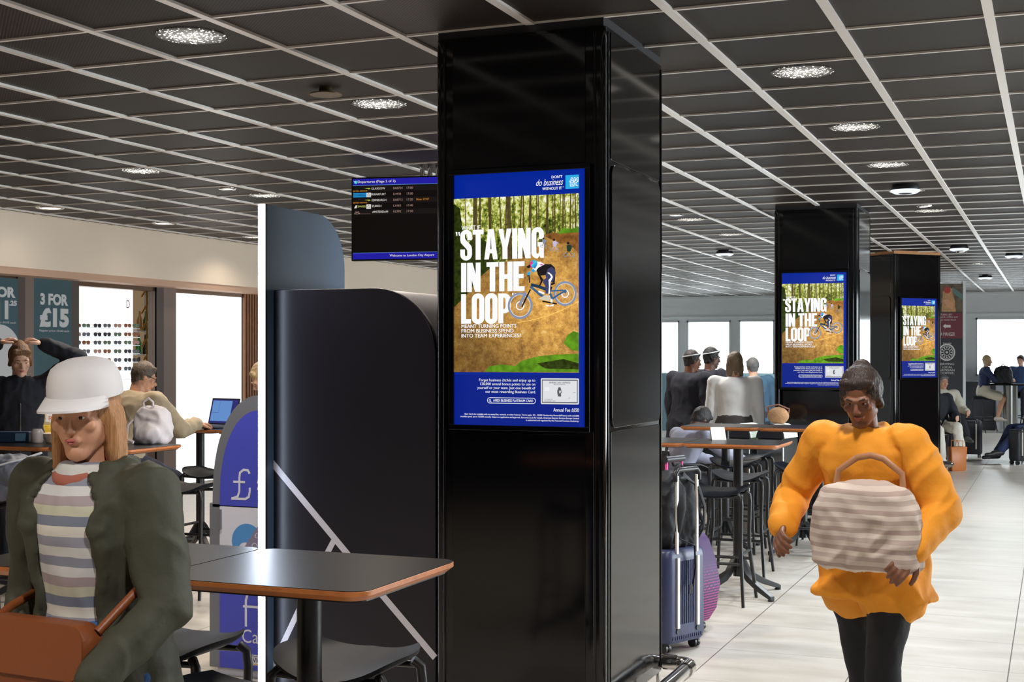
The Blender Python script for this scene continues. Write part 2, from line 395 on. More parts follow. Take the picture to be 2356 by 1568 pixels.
# left: cream fascia above the shop fronts, with a soffit strip
struct(MB().bb(XL-.35, XL, YB, YF, 2.47, CEIL).obj('wall_left', M_CREAM))
struct(MB().bb(XL-.40, XL-.02, YB, YF, 2.40, 2.47).obj('trim_3', mat('warm_beige_trim', (206,170,146), .5)))
struct(MB().bb(XL-.44, XL-.30, YB, YF, 2.355, 2.40).obj('trim_4', mat('bronze_rail', (120,100,84), .3, .8)))
struct(MB().bb(-14.1, -14, YB, YF, 0, CEIL).obj('wall_shop', M_CREAM))
struct(MB().bb(-14, XL-.36, YB, YF, 2.6, 2.65).obj('trim_5', M_WHITE))
struct(MB().bb(-14.1, XR, YB-.1, YB, 0, CEIL).obj('wall_back', mat('dark_wall', (60,58,58), .7)))
# right wall (outside the frame), its tall windows added to light the room
def window_wall(name, frame_mat, origin, ux, L_, z0, z1, wins, thick, n0):
    """wall along unit vector ux from origin; wins = (start, end) of glazed bays"""
    R = Matrix.Rotation(math.atan2(ux[1], ux[0]), 3, 'Z'); o3 = Vector((*origin, 0))
    w = MB(); s = 0
    def seg(a, b, za, zb):
        c = o3 + R @ Vector(((a+b)/2, thick/2, 0)); w.box((c.x, c.y, (za+zb)/2), (b-a, thick, zb-za), R)
    seg(0, L_, z1, CEIL); seg(0, L_, 0, z0)
    edges = [0] + [v for ab in wins for v in ab] + [L_]
    for i in range(0, len(edges), 2): seg(edges[i], edges[i+1], z0, z1)
    struct(w.obj(name, frame_mat))
    for i, (a, b) in enumerate(wins):
        e = bpy.data.objects.new('window_%d' % (n0+i), None); COL.objects.link(e); struct(e)
        e.location = o3; e.rotation_euler = (0, 0, math.atan2(ux[1], ux[0]))
        f = MB(); t = .035
        f.bb(a, b, -.02, .05, z1-t, z1); f.bb(a, b, -.02, .05, z0, z0+t); f.bb(a, a+t, -.02, .05, z0, z1); f.bb(b-t, b, -.02, .05, z0, z1)
        f.obj('window_frame', M_WHITE, e)
        MB().bb(a+t, b-t, .01, .016, z0+t, z1-t).obj('glass_pane', M_GLASS, e)
M_GLASS = bpy.data.materials.new('window_glass'); M_GLASS.use_nodes = True
_n = M_GLASS.node_tree.nodes; _l = M_GLASS.node_tree.links; _n.clear()
_o = _n.new('ShaderNodeOutputMaterial'); _t = _n.new('ShaderNodeBsdfTransparent'); _g = _n.new('ShaderNodeBsdfGlossy'); _g.inputs['Roughness'].default_value = .02
_m = _n.new('ShaderNodeMixShader'); _m.inputs[0].default_value = .06; _l.new(_t.outputs[0], _m.inputs[1]); _l.new(_g.outputs[0], _m.inputs[2]); _l.new(_m.outputs[0], _o.inputs[0])
def fx(px): return at_Y(px, YF).x
wf = [(fx(1400)+9.47+.0, fx(1563)+9.47), (fx(1581)+9.47, fx(1681)+9.47), (fx(1700)+9.47, fx(1782)+9.47), (fx(1800)+9.47, fx(1900)+9.47), (fx(1920)+9.47, fx(2020)+9.47), (fx(2040)+9.47, fx(2140)+9.47), (fx(2165)+9.47, fx(2222)+9.47), (fx(2245)+9.47, fx(2420)+9.47), (fx(2440)+9.47, fx(2620)+9.47)]
window_wall('wall_far', M_WHITE, (XL, YF), (1, 0), XR-XL, 1.16, 2.43, wf, .15, 1)
struct(MB().bb(XL, XR, YF-.03, YF, 2.50, 2.535).obj('trim_6', M_WHITE))
struct(MB().bb(XL, XR, YF-.03, YF, CEIL-.07, CEIL-.01).obj('trim_7', M_WHITE))
wr = [(15.2+2.6*i, 17.4+2.6*i) for i in range(3)]
window_wall('wall_right', mat('taupe_wall', (128,112,100), .6), (XR, YF), (0, -1), YF-YB, .5, 2.5, wr, .15, 20)

# ------------------------------------------------------------------ pillars
def make_pillar(name, W, D, label, loc, rz, group=None, wooden=False):
    e = empty(name, label, 'pillar', loc, rz, group)
    z0, z1 = .11, CEIL-.045
    b = MB(); pts = rrect(-W/2, W/2, -D/2, D/2, .028, 5)
    b.loft([[Vector((p[0], p[1], z0)) for p in pts], [Vector((p[0], p[1], z1)) for p in pts]]); b.obj('cladding', M_GLOSS, e, smooth=40)
    MB().bb(-W/2+.12, W/2-.12, -D/2+.12, D/2-.12, 0, z0).obj('plinth', M_SEAM, e)
    c = MB().bb(-W/2+.01, W/2-.01, -D/2+.01, D/2-.01, z1, CEIL)
    c.obj('ceiling_collar', M_WOOD if wooden else M_DGREY, e)
    # long shallow panels on the faces, each with a dark joint around it
    def panel(a0, a1, z_0, z_1, side, nm, m=M_GLOSS2, r=.02, proud=.004):
        pts = rrect(a0, a1, z_0, z_1, r, 6)
        q = MB()
        if side in 'fb':
            s_ = -1 if side == 'f' else 1; y = s_*D/2
            q.loft([[Vector((p[0], y, p[1])) for p in pts], [Vector((p[0], y+s_*proud, p[1])) for p in pts]])
        else:
            s_ = 1 if side == 'r' else -1; xx = s_*W/2
            q.loft([[Vector((xx, p[0], p[1])) for p in pts], [Vector((xx+s_*proud, p[0], p[1])) for p in pts]])
        o = q.obj(nm, m, e, bevel=.0025); return o
    w2 = W/2-.085
    panel(-w2, w2, 2.405, z1-.012, 'f', 'upper_panel', r=.004)
    panel(-w2, w2, z0+.05, 1.27, 'f', 'lower_panel', r=.004)
    for s_ in 'rl':
        panel(-D/2+.07, D/2-.07, 2.42, z1-.012, s_, 'side_upper_panel', r=.012)
        panel(-D/2+.07, D/2-.07, 1.295, 2.405, s_, 'side_door', r=.05, proud=.009)
        panel(-D/2+.07, D/2-.07, z0+.05, 1.28, s_, 'side_lower_panel', r=.012)
    for s_ in (-1, 1):
        q = MB().tube([(s_*(W/2-.045), -D/2-.0, z0+.02), (s_*(W/2-.045), -D/2-.0, z1-.02)], .007, 8); q.obj('edge_bead', M_GLOSS, e, smooth=60)
        q = MB().tube([(W/2, s_*(D/2-.035), z0+.02), (W/2, s_*(D/2-.035), z1-.02)], .006, 8); q.obj('edge_bead', M_GLOSS, e, smooth=60)
    return e
PW, PD = .777, .885
pil1 = make_pillar('pillar', PW, PD, 'large glossy black square pillar in the foreground carrying the largest poster screen', (-2.1235, 5.337+PD/2, 0), 0)
pil2 = make_pillar('pillar', PW, PD, 'glossy black pillar in mid distance behind the high tables, with a poster screen', (-2.09, 12.79+PD/2, 0), 0)
pil3 = make_pillar('pillar', .80, .80, 'farthest black pillar with a wooden collar under the ceiling, turned cornerwise', (-2.02, 19.31, 0), PI/4, wooden=True)

def make_rail(loc, rz, W, D, off, label, open_left=False):
    e = empty('foot_rail', label, 'foot rail', loc, rz)
    z = .12; r = .033; a, b = W/2+off, D/2+off
    if open_left:
        pr = rrect(-a, a, -b, b, .06, 4); pts = [(-W/2+.02, -b)] + pr[:10] + [(-W/2+.02, b)]
    else:
        pts = rrect(-a, a, -b, b, .06, 4); pts = pts + [pts[0]]
    MB().tube([Vector((p[0], p[1], z)) for p in pts], r, 14).obj('rail_tube', M_CHROME, e, smooth=50)
    for (sx, sy) in ((1, 1), (1, -1)) + (() if open_left else ((-1, 1), (-1, -1))):
        MB().tube([(sx*a, sy*(b-.14), z), (sx*a, sy*(b-.07), z)], r+.005, 14).obj('elbow_sleeve', M_CHROME, e, smooth=50)
        MB().tube([(sx*(a-.14), sy*b, z), (sx*(a-.07), sy*b, z)], r+.005, 14).obj('elbow_sleeve', M_CHROME, e, smooth=50)
        for q in ((sx*a, sy*(b-.2)), (sx*(a-.17), sy*b)):
            MB().cyl((q[0], q[1], .006), (q[0], q[1], z), .011, n=10).cyl((q[0], q[1], 0), (q[0], q[1], .008), .032, n=14).obj('post', M_CHROME, e, smooth=50)
    return e
make_rail((-2.1235, 5.337+PD/2, 0), 0, PW, PD, .115, 'polished steel foot rail around the foreground black pillar', True)
make_rail((-2.09, 12.79+PD/2, 0), 0, PW, PD, .115, 'polished steel foot rail around the middle black pillar')
make_rail((-2.02, 19.31, 0), PI/4, .80, .80, .115, 'polished steel foot rail around the farthest pillar, beside the tan tote bag')

# ------------------------------------------------------------------ poster screens
SW, SH = .597, 1.073
def em(name, rgb, **k): return mat(name, rgb, .3, emit=1.0, **k)
E_FOREST = em('picture_forest', (96,110,44)); E_DIRT = em('picture_sand_track', (206,152,72)); E_TRUNK = em('picture_tree_trunks', (74,64,36), var=.35, vscale=50)
def fix_forest():
    N, L, b = nodes(E_FOREST); tc = N.new('ShaderNodeTexCoord')
    mp = N.new('ShaderNodeMapping'); mp.inputs['Scale'].default_value = (62, 1, 46); L.new(tc.outputs['Object'], mp.inputs[0])
    n = N.new('ShaderNodeTexNoise'); n.inputs['Scale'].default_value = 1; n.inputs['Detail'].default_value = 8; n.inputs['Roughness'].default_value = .75; L.new(mp.outputs[0], n.inputs['Vector'])
    cr = N.new('ShaderNodeValToRGB'); e = cr.color_ramp.elements
    e[0].position = .40; e[0].color = (*lin((16,22,8)), 1); e[1].position = .66; e[1].color = (*lin((250,252,235)), 1)
    for p, c in ((.47, (54,72,20)), (.53, (120,134,40)), (.585, (206,208,104))):
        q = e.new(p); q.color = (*lin(c), 1)
    n0 = N.new('ShaderNodeTexNoise'); n0.inputs['Scale'].default_value = 11; n0.inputs['Detail'].default_value = 3; L.new(tc.outputs['Object'], n0.inputs['Vector'])
    s0 = N.new('ShaderNodeSeparateXYZ'); L.new(tc.outputs['Object'], s0.inputs[0])
    f0 = MathN(N, L, 'ADD', MathN(N, L, 'MULTIPLY', n.outputs['Fac'], .78), MathN(N, L, 'MULTIPLY', n0.outputs['Fac'], .30)); f0 = MathN(N, L, 'ADD', f0, MathN(N, L, 'MULTIPLY', MathN(N, L, 'SUBTRACT', s0.outputs[2], .84), .30))
    L.new(f0, cr.inputs[0]); L.new(cr.outputs[0], b.inputs['Emission Color'])
    N, L, b = nodes(E_DIRT); tc = N.new('ShaderNodeTexCoord')
    n = N.new('ShaderNodeTexNoise'); n.inputs['Scale'].default_value = 22; n.inputs['Detail'].default_value = 12; n.inputs['Roughness'].default_value = .82; L.new(tc.outputs['Object'], n.inputs['Vector'])
    cr = N.new('ShaderNodeValToRGB'); e = cr.color_ramp.elements
    e[0].position = .33; e[0].color = (*lin((120,84,40)), 1); e[1].position = .66; e[1].color = (*lin((248,222,160)), 1)
    for p, c in ((.43, (172,124,62)), (.52, (212,158,76)), (.58, (228,178,92))):
        q = e.new(p); q.color = (*lin(c), 1)
    L.new(n.outputs['Fac'], cr.inputs[0])
    sp = N.new('ShaderNodeSeparateXYZ'); L.new(tc.outputs['Object'], sp.inputs[0])
    dx_ = MathN(N, L, 'ABSOLUTE', MathN(N, L, 'SUBTRACT', sp.outputs[0], .16)); dz_ = MathN(N, L, 'ABSOLUTE', MathN(N, L, 'SUBTRACT', sp.outputs[2], .50))
    dd = MathN(N, L, 'ADD', MathN(N, L, 'MULTIPLY', dx_, .9), dz_)
    rr_ = N.new('ShaderNodeMapRange'); rr_.inputs['From Min'].default_value = .02; rr_.inputs['From Max'].default_value = .48; rr_.inputs['To Min'].default_value = 1.30; rr_.inputs['To Max'].default_value = .34; L.new(dd, rr_.inputs['Value'])
    sc_ = N.new('ShaderNodeVectorMath'); sc_.operation = 'SCALE'; L.new(cr.outputs[0], sc_.inputs[0]); L.new(rr_.outputs[0], sc_.inputs['Scale']); L.new(sc_.outputs[0], b.inputs['Emission Color'])
fix_forest()
E_BROWN = em('picture_brown_earth', (150,108,56), var=.45, vscale=60); E_DARK = em('picture_dark_earth', (112,74,34), var=.5, vscale=45)
E_GREEN = em('picture_green_leaves', (74,116,24), var=.4, vscale=30); E_DGRN = em('picture_dark_foliage', (38,48,14), var=.6, vscale=60)
E_ORNG = em('picture_bright_sand', (236,190,104), var=.2, vscale=80)
E_NAVY = em('picture_navy', (62,66,104)); E_BLK = em('picture_black', (26,22,24)); E_TYRE = em('picture_tyre_grey', (134,146,170)); E_FRAME = em('picture_bike_blue', (60,98,138))
E_GOLD = em('picture_gold', (196,150,64)); E_PINK = em('picture_pink', (224,60,150)); E_CYAN = em('picture_cyan', (44,164,224)); E_SHOE = em('picture_shoe', (214,204,184))
E_CARD = em('card_silver', (222,224,228)); E_GREY = em('card_grey_print', (90,92,96)); E_LBLUE = em('logo_light_blue', (40,170,232)); E_BLUE2 = em('footer_blue', (0,30,134)); E_LILAC = em('picture_lilac', (196,188,222))
E_SKIN = em('picture_tan', (206,150,110))

def make_display(label, loc, rz):
    e = empty('advertising_display', label, 'screen', loc, rz)
    U = lambda u: (u-.5)*SW
    V = lambda v: v*SH
    def bx(px, py):                              # foreground screen photo pixel -> artwork position
        u = (px-1047.0)/301.0; bot = 975+8*u; top = 405-17*u
        return (U(u), V((bot-py)/(bot-top)))
    c8 = lambda x, y: bx(1140+x*.10842, 590+y*.10842)
    # housing, glass
    f = MB(); t = .022
    f.bb(-SW/2-t, SW/2+t, .0, .03, -t, 0).bb(-SW/2-t, SW/2+t, 0, .03, SH, SH+t).bb(-SW/2-t, -SW/2, 0, .03, 0, SH).bb(SW/2, SW/2+t, 0, .03, 0, SH)
    f.xf(Matrix.Translation((0, -.03, 0))).obj('bezel', M_GLOSS2, e, bevel=.002)
    MB().bb(-SW/2, SW/2, -.018, .0, 0, SH).obj('screen_panel', [M_BLUEEM], e)
    root = Vector((0, -.0184, 0))
    a = Art(); a.rect(U(0), U(.953), V(0), V(.2), 0, 1); a.obj('footer', [E_BLUE2], e, root)
    # picture
    a = Art(); mats = [E_FOREST, E_TRUNK, E_DIRT, E_BROWN, E_DARK, E_GREEN, E_DGRN, E_ORNG]
    x0, x1 = U(0), U(.953); R_ = random.Random(3)
    a.rect(x0, x1, V(.60), V(.906), 0, 1)
    for (px, w) in [(1076,2),(1094,5),(1100,6),(1107,5),(1131,6),(1134,4),(1160,3),(1166,3),(1178,9),(1190,2),(1199,3),(1209,3),(1220,3),(1226,3),(1238,3),(1247,2),(1262,5),(1272,2),(1280,3),(1290,2),(1297,3),(1307,2),(1313,3),(1320,2),(1328,3)]:
        X = bx(px, 500)[0]; ww = w/301*SW*.5; sl = R_.uniform(-.012, .012)
        a.poly([(X-ww+sl, V(.906)), (X+ww*.8+sl, V(.906)), (X+ww*1.3, V(.65)), (X-ww*1.3, V(.65))], 1, 2)
    a.poly([bx(1047,470), bx(1060,480), bx(1066,520), bx(1080,560), bx(1084,640), bx(1080,720), bx(1047,750)], 6, 2)
    a.poly([bx(1080,560), bx(1100,540), bx(1128,560), bx(1140,600), bx(1170,610), bx(1170,650), bx(1080,680)], 6, 2)
    dirt = [bx(1047,790), bx(1047,706), bx(1075,680), bx(1105,640), bx(1140,610), bx(1180,598), bx(1215,590), bx(1250,560), bx(1258,540), bx(1300,538), (x1, bx(1334,530)[1]), (x1, V(.21)), (x0, V(.21))]
    a.poly(dirt, 2, 3)
    a.poly([bx(1256,541), bx(1270,537), bx(1300,533), (x1, bx(1334,530)[1]), (x1, bx(1334,584)[1]), bx(1312,560), bx(1290,560), bx(1262,546)], 4, 4)
    a.poly([bx(1285,538), bx(1300,524), bx(1318,527), (x1, bx(1334,522)[1]), (x1, bx(1334,534)[1]), bx(1305,537)], 5, 5)
    a.stroke([bx(1196,742), bx(1225,737), bx(1262,728), bx(1300,712), (x1, bx(1334,694)[1])], .0016, 7, 5)
    a.poly([bx(1300,790), bx(1308,772), bx(1322,762), (x1, bx(1334,766)[1]), (x1, bx(1334,808)[1]), bx(1318,806)], 5, 6)
    a.poly([bx(1205,830), bx(1240,820), bx(1280,816), (x1, bx(1334,814)[1]), (x1, V(.212)), bx(1120,855), bx(1130,842), bx(1160,838), bx(1190,842)], 5, 6)
    a.poly([bx(1240,836), bx(1300,826), (x1, bx(1334,836)[1]), (x1, bx(1334,850)[1]), bx(1260,848)], 6, 7)
    a.obj('picture', mats, e, root)
    # headline
    a = Art()
    word(a, 'STAYING', bx(1062,570)[0], bx(1256,570)[0], V(.659), V(.779), 0, 9)
    word(a, 'IN THE', bx(1064,640)[0], bx(1212,640)[0], V(.531), V(.648), 0, 9)
    word(a, 'LOOP', bx(1064,710)[0], bx(1180,710)[0], V(.404), V(.523), 0, 9)
    for dx in (0, 6): a.poly([bx(1051+dx,534), bx(1055+dx,534), bx(1055+dx,543), bx(1053+dx,543)], 0, 9)
    for dx in (0, 6): a.poly([bx(1183+dx,674), bx(1187+dx,674), bx(1186+dx,682), bx(1184+dx,682)], 0, 9)
    a.text('WHAT IF', bx(1065,0)[0], bx(1109,0)[0], bx(1087,529)[1], bx(1087,519.5)[1], 0, 9, .03)
    for i, (t_, xe) in enumerate((('MEANT TURNING POINTS', 1193), ('FROM BUSINESS SPEND', 1187), ('INTO TEAM EXPERIENCES?', 1203))):
        a.text(t_, bx(1065,0)[0], bx(xe,0)[0], bx(1130,754+11*i)[1], bx(1130,745.5+11*i)[1], 0, 9, .03)
    a.obj('headline', [M_WHITEEM], e, root)
    a = Art()
    a.text("DON'T", bx(1273,0)[0], bx(1297,0)[0], bx(1285,410)[1], bx(1285,403.5)[1], 0, 3, .03)
    a.text('do business', bx(1237,0)[0], bx(1297,0)[0], bx(1266,427)[1], bx(1266,412)[1], 0, 3, .0, .25)
    a.text('WITHOUT IT', bx(1252,0)[0], bx(1296,0)[0], bx(1274,437)[1], bx(1274,430.5)[1], 0, 3, .03)
    a.text('TM', bx(1297.5,0)[0], bx(1301,0)[0], bx(1299,431)[1], bx(1299,429.5)[1], 0, 3)
    a.obj('slogan', [M_WHITEEM], e, root)
    a = Art(); X0, X1 = bx(1304,0)[0], U(.953); Y0, Y1 = V(.925), V(.978); a.rect(X0, X1, Y0, Y1, 0, 2)
    h = Y1-Y0; w = X1-X0
    a.text('AM', X0+.28*w, X1-.02*w, Y0+.50*h, Y0+.83*h, 1, 3, .06); a.text('AM', X0+.32*w, X1-.05*w, Y0+.54*h, Y0+.79*h, 0, 4, -.0)
    a.text('EX', X0+.34*w, X1-.02*w, Y0+.16*h, Y0+.49*h, 1, 3, .06); a.text('EX', X0+.38*w, X1-.05*w, Y0+.20*h, Y0+.45*h, 0, 4, -.0)
    a.obj('logo', [E_LBLUE, M_WHITEEM], e, root)
    # footer copy
    a = Art()
    for i, (t_, xs, xe) in enumerate((('Forget business clichés and enjoy up to', 1106, 1236), ('120,000 annual bonus points to use on', 1109, 1236), ('yourself or your team. Just one benefit of', 1102, 1236), ('our most rewarding Business Card.', 1121, 1237))):
        py = 877.5+8.9*i; d = 1.6 if i != 3 else 1.6
        a.text(t_, bx(xs,0)[0], bx(xe,0)[0], bx(1170,py+d)[1], bx(1170,py-6.5)[1], 0, 3, .008)
    L_ = [bx(1125,0)[0], bx(1237,0)[0], bx(1180,928)[1], bx(1180,914.5)[1]]
    rr = (L_[3]-L_[2])*.49
    a.poly(rrect(L_[0], L_[1], L_[2], L_[3], rr, 6), 0, 3, [rrect(L_[0]+.0022, L_[1]-.0022, L_[2]+.0022, L_[3]-.0022, rr-.0022, 6)])
    a.text('AMEX BUSINESS PLATINUM CARD', bx(1139,0)[0], bx(1231,0)[0], bx(1180,924)[1], bx(1180,918.3)[1], 0, 3, .02)
    c = bx(1131.5,920.5); a.ring(c, .0034, .0050, 0, 3); a.stroke([(c[0]+.0032, c[1]-.0032), (c[0]+.0075, c[1]-.0075)], .0018, 0, 3)
    a.text('Annual Fee £650', bx(1277,0)[0], bx(1334,0)[0], bx(1300,947.5)[1], bx(1300,939)[1], 0, 3, .005)
    for i, (t_, xs) in enumerate((('Basic Card also available with no annual fee, rewards, or other features. Terms apply. 18+. 10,000 Membership Rewards® bonus with £10,000', 1072), ('monthly spend, up to 120,000 annually. Subject to application and approval. See amex.co.uk for details. American Express Services Europe Limited', 1062), ('is authorised and regulated by the Financial Conduct Authority.', 1215))):
        py = 957.0+6.1*i; a.text(t_, bx(xs,0)[0], bx(1334,0)[0], bx(1250,py+1)[1], bx(1250,py-4)[1], 0, 3, .012)
    a.obj('small_print', [M_WHITEEM], e, root)
    # bank card
    a = Art(); p0 = bx(1248.5,929.5); p1 = bx(1334,871)
    a.poly(rrect(p0[0], p1[0], p0[1], p1[1], .005, 4), 0, 3); X = lambda q: p0[0]+q*(p1[0]-p0[0]); Y = lambda q: p0[1]+q*(p1[1]-p0[1])
    a.poly([(X(.03),Y(.05)),(X(.97),Y(.05)),(X(.97),Y(.95)),(X(.03),Y(.95))], 1, 4, [[(X(.05),Y(.09)),(X(.95),Y(.09)),(X(.95),Y(.91)),(X(.05),Y(.91))]])
    a.text('AMERICAN EXPRESS', X(.22), X(.78), Y(.80), Y(.87), 1, 5, .03); a.text('BUSINESS', X(.35), X(.65), Y(.745), Y(.785), 1, 5)
    a.ring((X(.5), Y(.48)), .0075, .0087, 1, 5)
    a.poly([(X(.46),Y(.30)),(X(.54),Y(.30)),(X(.535),Y(.42)),(X(.555),Y(.46)),(X(.54),Y(.56)),(X(.52),Y(.66)),(X(.47),Y(.66)),(X(.435),Y(.52)),(X(.44),Y(.40))], 1, 5)
    a.poly([(X(.49),Y(.42)),(X(.525),Y(.44)),(X(.535),Y(.50)),(X(.52),Y(.54)),(X(.49),Y(.52))], 0, 6)
    a.text('C F FROST', X(.10), X(.32), Y(.165), Y(.205), 1, 5); a.text('REXPORT INC', X(.10), X(.40), Y(.09+.01), Y(.145), 1, 5); a.text('7997', X(.85), X(.92), Y(.44), Y(.48), 1, 5); a.text('09', X(.73), X(.77), Y(.22), Y(.26), 1, 5)
    a.poly(rrect(X(.10), X(.23), Y(.50), Y(.66), .002, 3), 2, 5)
    a.obj('bank_card', [E_CARD, E_GREY, mat('card_chip', (236,236,238), .3, emit=1.0)], e, root)
    # bicycle
    a = Art(); w1, w2_ = c8(570,1045), c8(1510,790); k = .10842/301*SW
    def wheel(c, rx, ry):
        N_ = 36; f = lambda r: [(c[0]+rx*r*k*math.cos(2*PI*i/N_), c[1]+ry*r*k*math.sin(2*PI*i/N_)) for i in range(N_)]
        a.poly(f(1), 0, 10, [f(.84)]); a.poly(f(.84), 5, 10, [f(.80)]); a.poly(f(.34), 4, 10, [f(.26)])
        for i in range(14):
            t = 2*PI*i/14; a.stroke([c, (c[0]+rx*.8*k*math.cos(t), c[1]+ry*.8*k*math.sin(t))], .0006, 0, 10)
    wheel(w1, 262, 262); wheel(w2_, 235, 240)
    st = lambda pts, w, mi, ly=11: a.stroke([c8(*p) for p in pts], w*k, mi, ly)
    st([(560,1030),(690,760)], 55, 0); st([(690,760),(790,560)], 34, 3); st([(610,1070),(700,880),(790,700)], 30, 2); st([(770,560),(760,400),(720,420)], 22, 2)
    st([(790,640),(1040,850),(1260,900)], 48, 1); st([(800,600),(960,640),(1120,700)], 60, 6); st([(1120,740),(1480,720)], 30, 1); st([(1260,890),(1490,740)], 36, 1); st([(1180,740),(1260,920)], 44, 1)
    st([(960,740),(1080,790)], 36, 4); st([(1220,600),(1300,560)], 40, 2); st([(1240,640),(1200,760)], 26, 2); a.disc(c8(1510,740), 34*k, 1, 11); st([(1230,900),(1230,1000)], 40, 4); st([(1040,950),(1340,1010)], 30, 2)
    a.obj('bicycle', [E_TYRE, E_FRAME, E_BLK, E_GOLD, M_WHITEEM, E_CARD, em('picture_deep_blue', (26,58,84))], e, root)
    # rider
    a = Art(); q = lambda pts, mi, ly=12: a.poly([c8(*p) for p in pts], mi, ly)
    q([(900,240),(960,170),(1100,165),(1220,165),(1300,240),(1310,300),(1180,330),(1100,400),(960,410),(930,330)], 0, 13)
    q([(930,360),(970,420),(1010,520),(960,640),(1000,620),(1060,500),(1000,400)], 0, 12)
    q([(1150,270),(1240,225),(1300,280),(1322,350),(1300,420),(1270,520),(1220,560),(1215,800),(1110,790),(1100,620),(1060,560),(1060,500),(1120,460),(1110,400)], 1, 14)
    q([(1180,340),(1240,390),(1262,440),(1215,540),(1200,660),(1205,790),(1165,800),(1180,640),(1170,500),(1225,440),(1190,380),(1140,350)], 2, 15)
    q([(1270,400),(1310,380),(1300,540),(1240,560),(1250,500)], 0, 12)
    q([(950,900),(1030,860),(1100,820),(1200,830),(1220,900),(1200,940),(1060,930)], 3, 16); q([(1110,1020),(1200,1040),(1280,1010),(1270,1060),(1130,1060)], 2, 12)
    q([(840,250),(940,110),(1010,120),(1090,170),(960,240),(900,310),(840,330),(820,290)], 2, 14); q([(800,300),(850,260),(900,310),(850,340)], 5, 15)
    q([(880,200),(920,180),(900,250),(860,260)], 1, 15); q([(980,170),(1060,160),(1030,200)], 4, 15)
    q([(720,350),(770,320),(800,350),(770,400),(720,400)], 5, 15); q([(750,320),(820,290),(810,340),(770,345)], 6, 14)
    a.disc(c8(860,160), 78*k, 5, 15); q([(780,130),(830,100),(860,180),(800,240),(770,190)], 4, 16); q([(830,100),(900,85),(940,110),(880,130)], 7, 16); q([(705,220),(780,170),(800,200),(790,240),(740,250)], 0, 16); q([(800,190),(900,110),(925,120),(830,210)], 7, 17)
    a.obj('rider', [E_BLK, E_NAVY, M_WHITEEM, E_SHOE, E_PINK, E_CYAN, E_SKIN, em('picture_turquoise', (70,200,220))], e, root)
    # three small riders on the track behind
    for (px, py, s, c) in ((1256, 557, .8, 0), (1280, 562, 1.0, 2), (1312, 572, 1.2, 3)):
        a = Art(); P = lambda dx, dy: bx(px+dx*s, py+dy*s)
        a.ring(P(-6, 12), .006*s, .008*s, 0, 10, 14); a.ring(P(6, 13), .006*s, .008*s, 0, 10, 14); a.stroke([P(-6,12), P(0,4), P(6,13)], .002, c, 11)
        a.poly([P(-4,-6), P(3,-8), P(6,-2), P(3,6), P(-3,5)], c, 12); a.disc(P(-1,-10), .005*s, 1, 13, 12); a.stroke([P(3,-6), P(9,-2)], .003, c, 12)
        a.obj('distant_rider', [E_TYRE, E_BLK, E_LILAC, em('picture_dark_green', (30,58,46))], e, root)
    return e
FY = 5.337
make_display('largest portrait poster screen with a mountain biker, set in the foreground black pillar', (-2.112, FY-.004, 1.304), 0)
make_display('portrait poster screen with the same biker advert, set in the middle black pillar', (-2.10, 12.79-.004, 1.304), 0)
_c = Vector((-2.02, 19.31, 0)); _n3 = Vector((math.sin(PI/4), -math.cos(PI/4), 0)); _p = _c + _n3*.404
make_display('smallest poster screen with the biker advert, on the farthest pillar under a wooden collar', (_p.x, _p.y, 1.304), PI/4)
# ------------------------------------------------------------------ ceiling fittings
def disc_light(p, r, m, name, label, kind):
    e = empty(name, label, 'ceiling light' if kind != 'd' else 'ceiling fitting', (p.x, p.y, CEIL))
    return e
M_LAMP = mat('lamp_lit', (255,250,240), .3, emit=5.0)
M_LAMPDIM = mat('lamp_face_dim', (230,240,250), .3, emit=1.2)
def m_speckle():
    m = mat('lamp_behind_mesh', (255,250,240), .3, emit=3.5); N, L, b = nodes(m)
    tc = N.new('ShaderNodeTexCoord'); ln = N.new('ShaderNodeVectorMath'); ln.operation = 'LENGTH'; L.new(tc.outputs['Object'], ln.inputs[0])
    v = N.new('ShaderNodeTexVoronoi'); v.inputs['Scale'].default_value = 95; L.new(tc.outputs['Object'], v.inputs['Vector'])
    wn_ = N.new('ShaderNodeSeparateColor'); L.new(v.outputs['Color'], wn_.inputs[0])
    r = N.new('ShaderNodeMapRange'); r.inputs['From Min'].default_value = .03; r.inputs['From Max'].default_value = .155; r.inputs['To Min'].default_value = .30; r.inputs['To Max'].default_value = .85
    L.new(ln.outputs['Value'], r.inputs['Value'])
    g_ = MathN(N, L, 'GREATER_THAN', wn_.outputs[0], r.outputs[0]); d_ = MathN(N, L, 'LESS_THAN', v.outputs['Distance'], .46)
    s = MathN(N, L, 'MULTIPLY', MathN(N, L, 'MULTIPLY', g_, d_), 2.6); g0 = N.new('ShaderNodeMapRange'); g0.inputs['From Min'].default_value = .155; g0.inputs['From Max'].default_value = 0; g0.inputs['To Min'].default_value = .05; g0.inputs['To Max'].default_value = .55; L.new(ln.outputs['Value'], g0.inputs['Value'])
    s = MathN(N, L, 'ADD', s, g0.outputs[0]); L.new(s, b.inputs['Emission Strength'])
    b.inputs['Base Color'].default_value = (.02, .02, .02, 1); return m
M_SPECK = m_speckle()
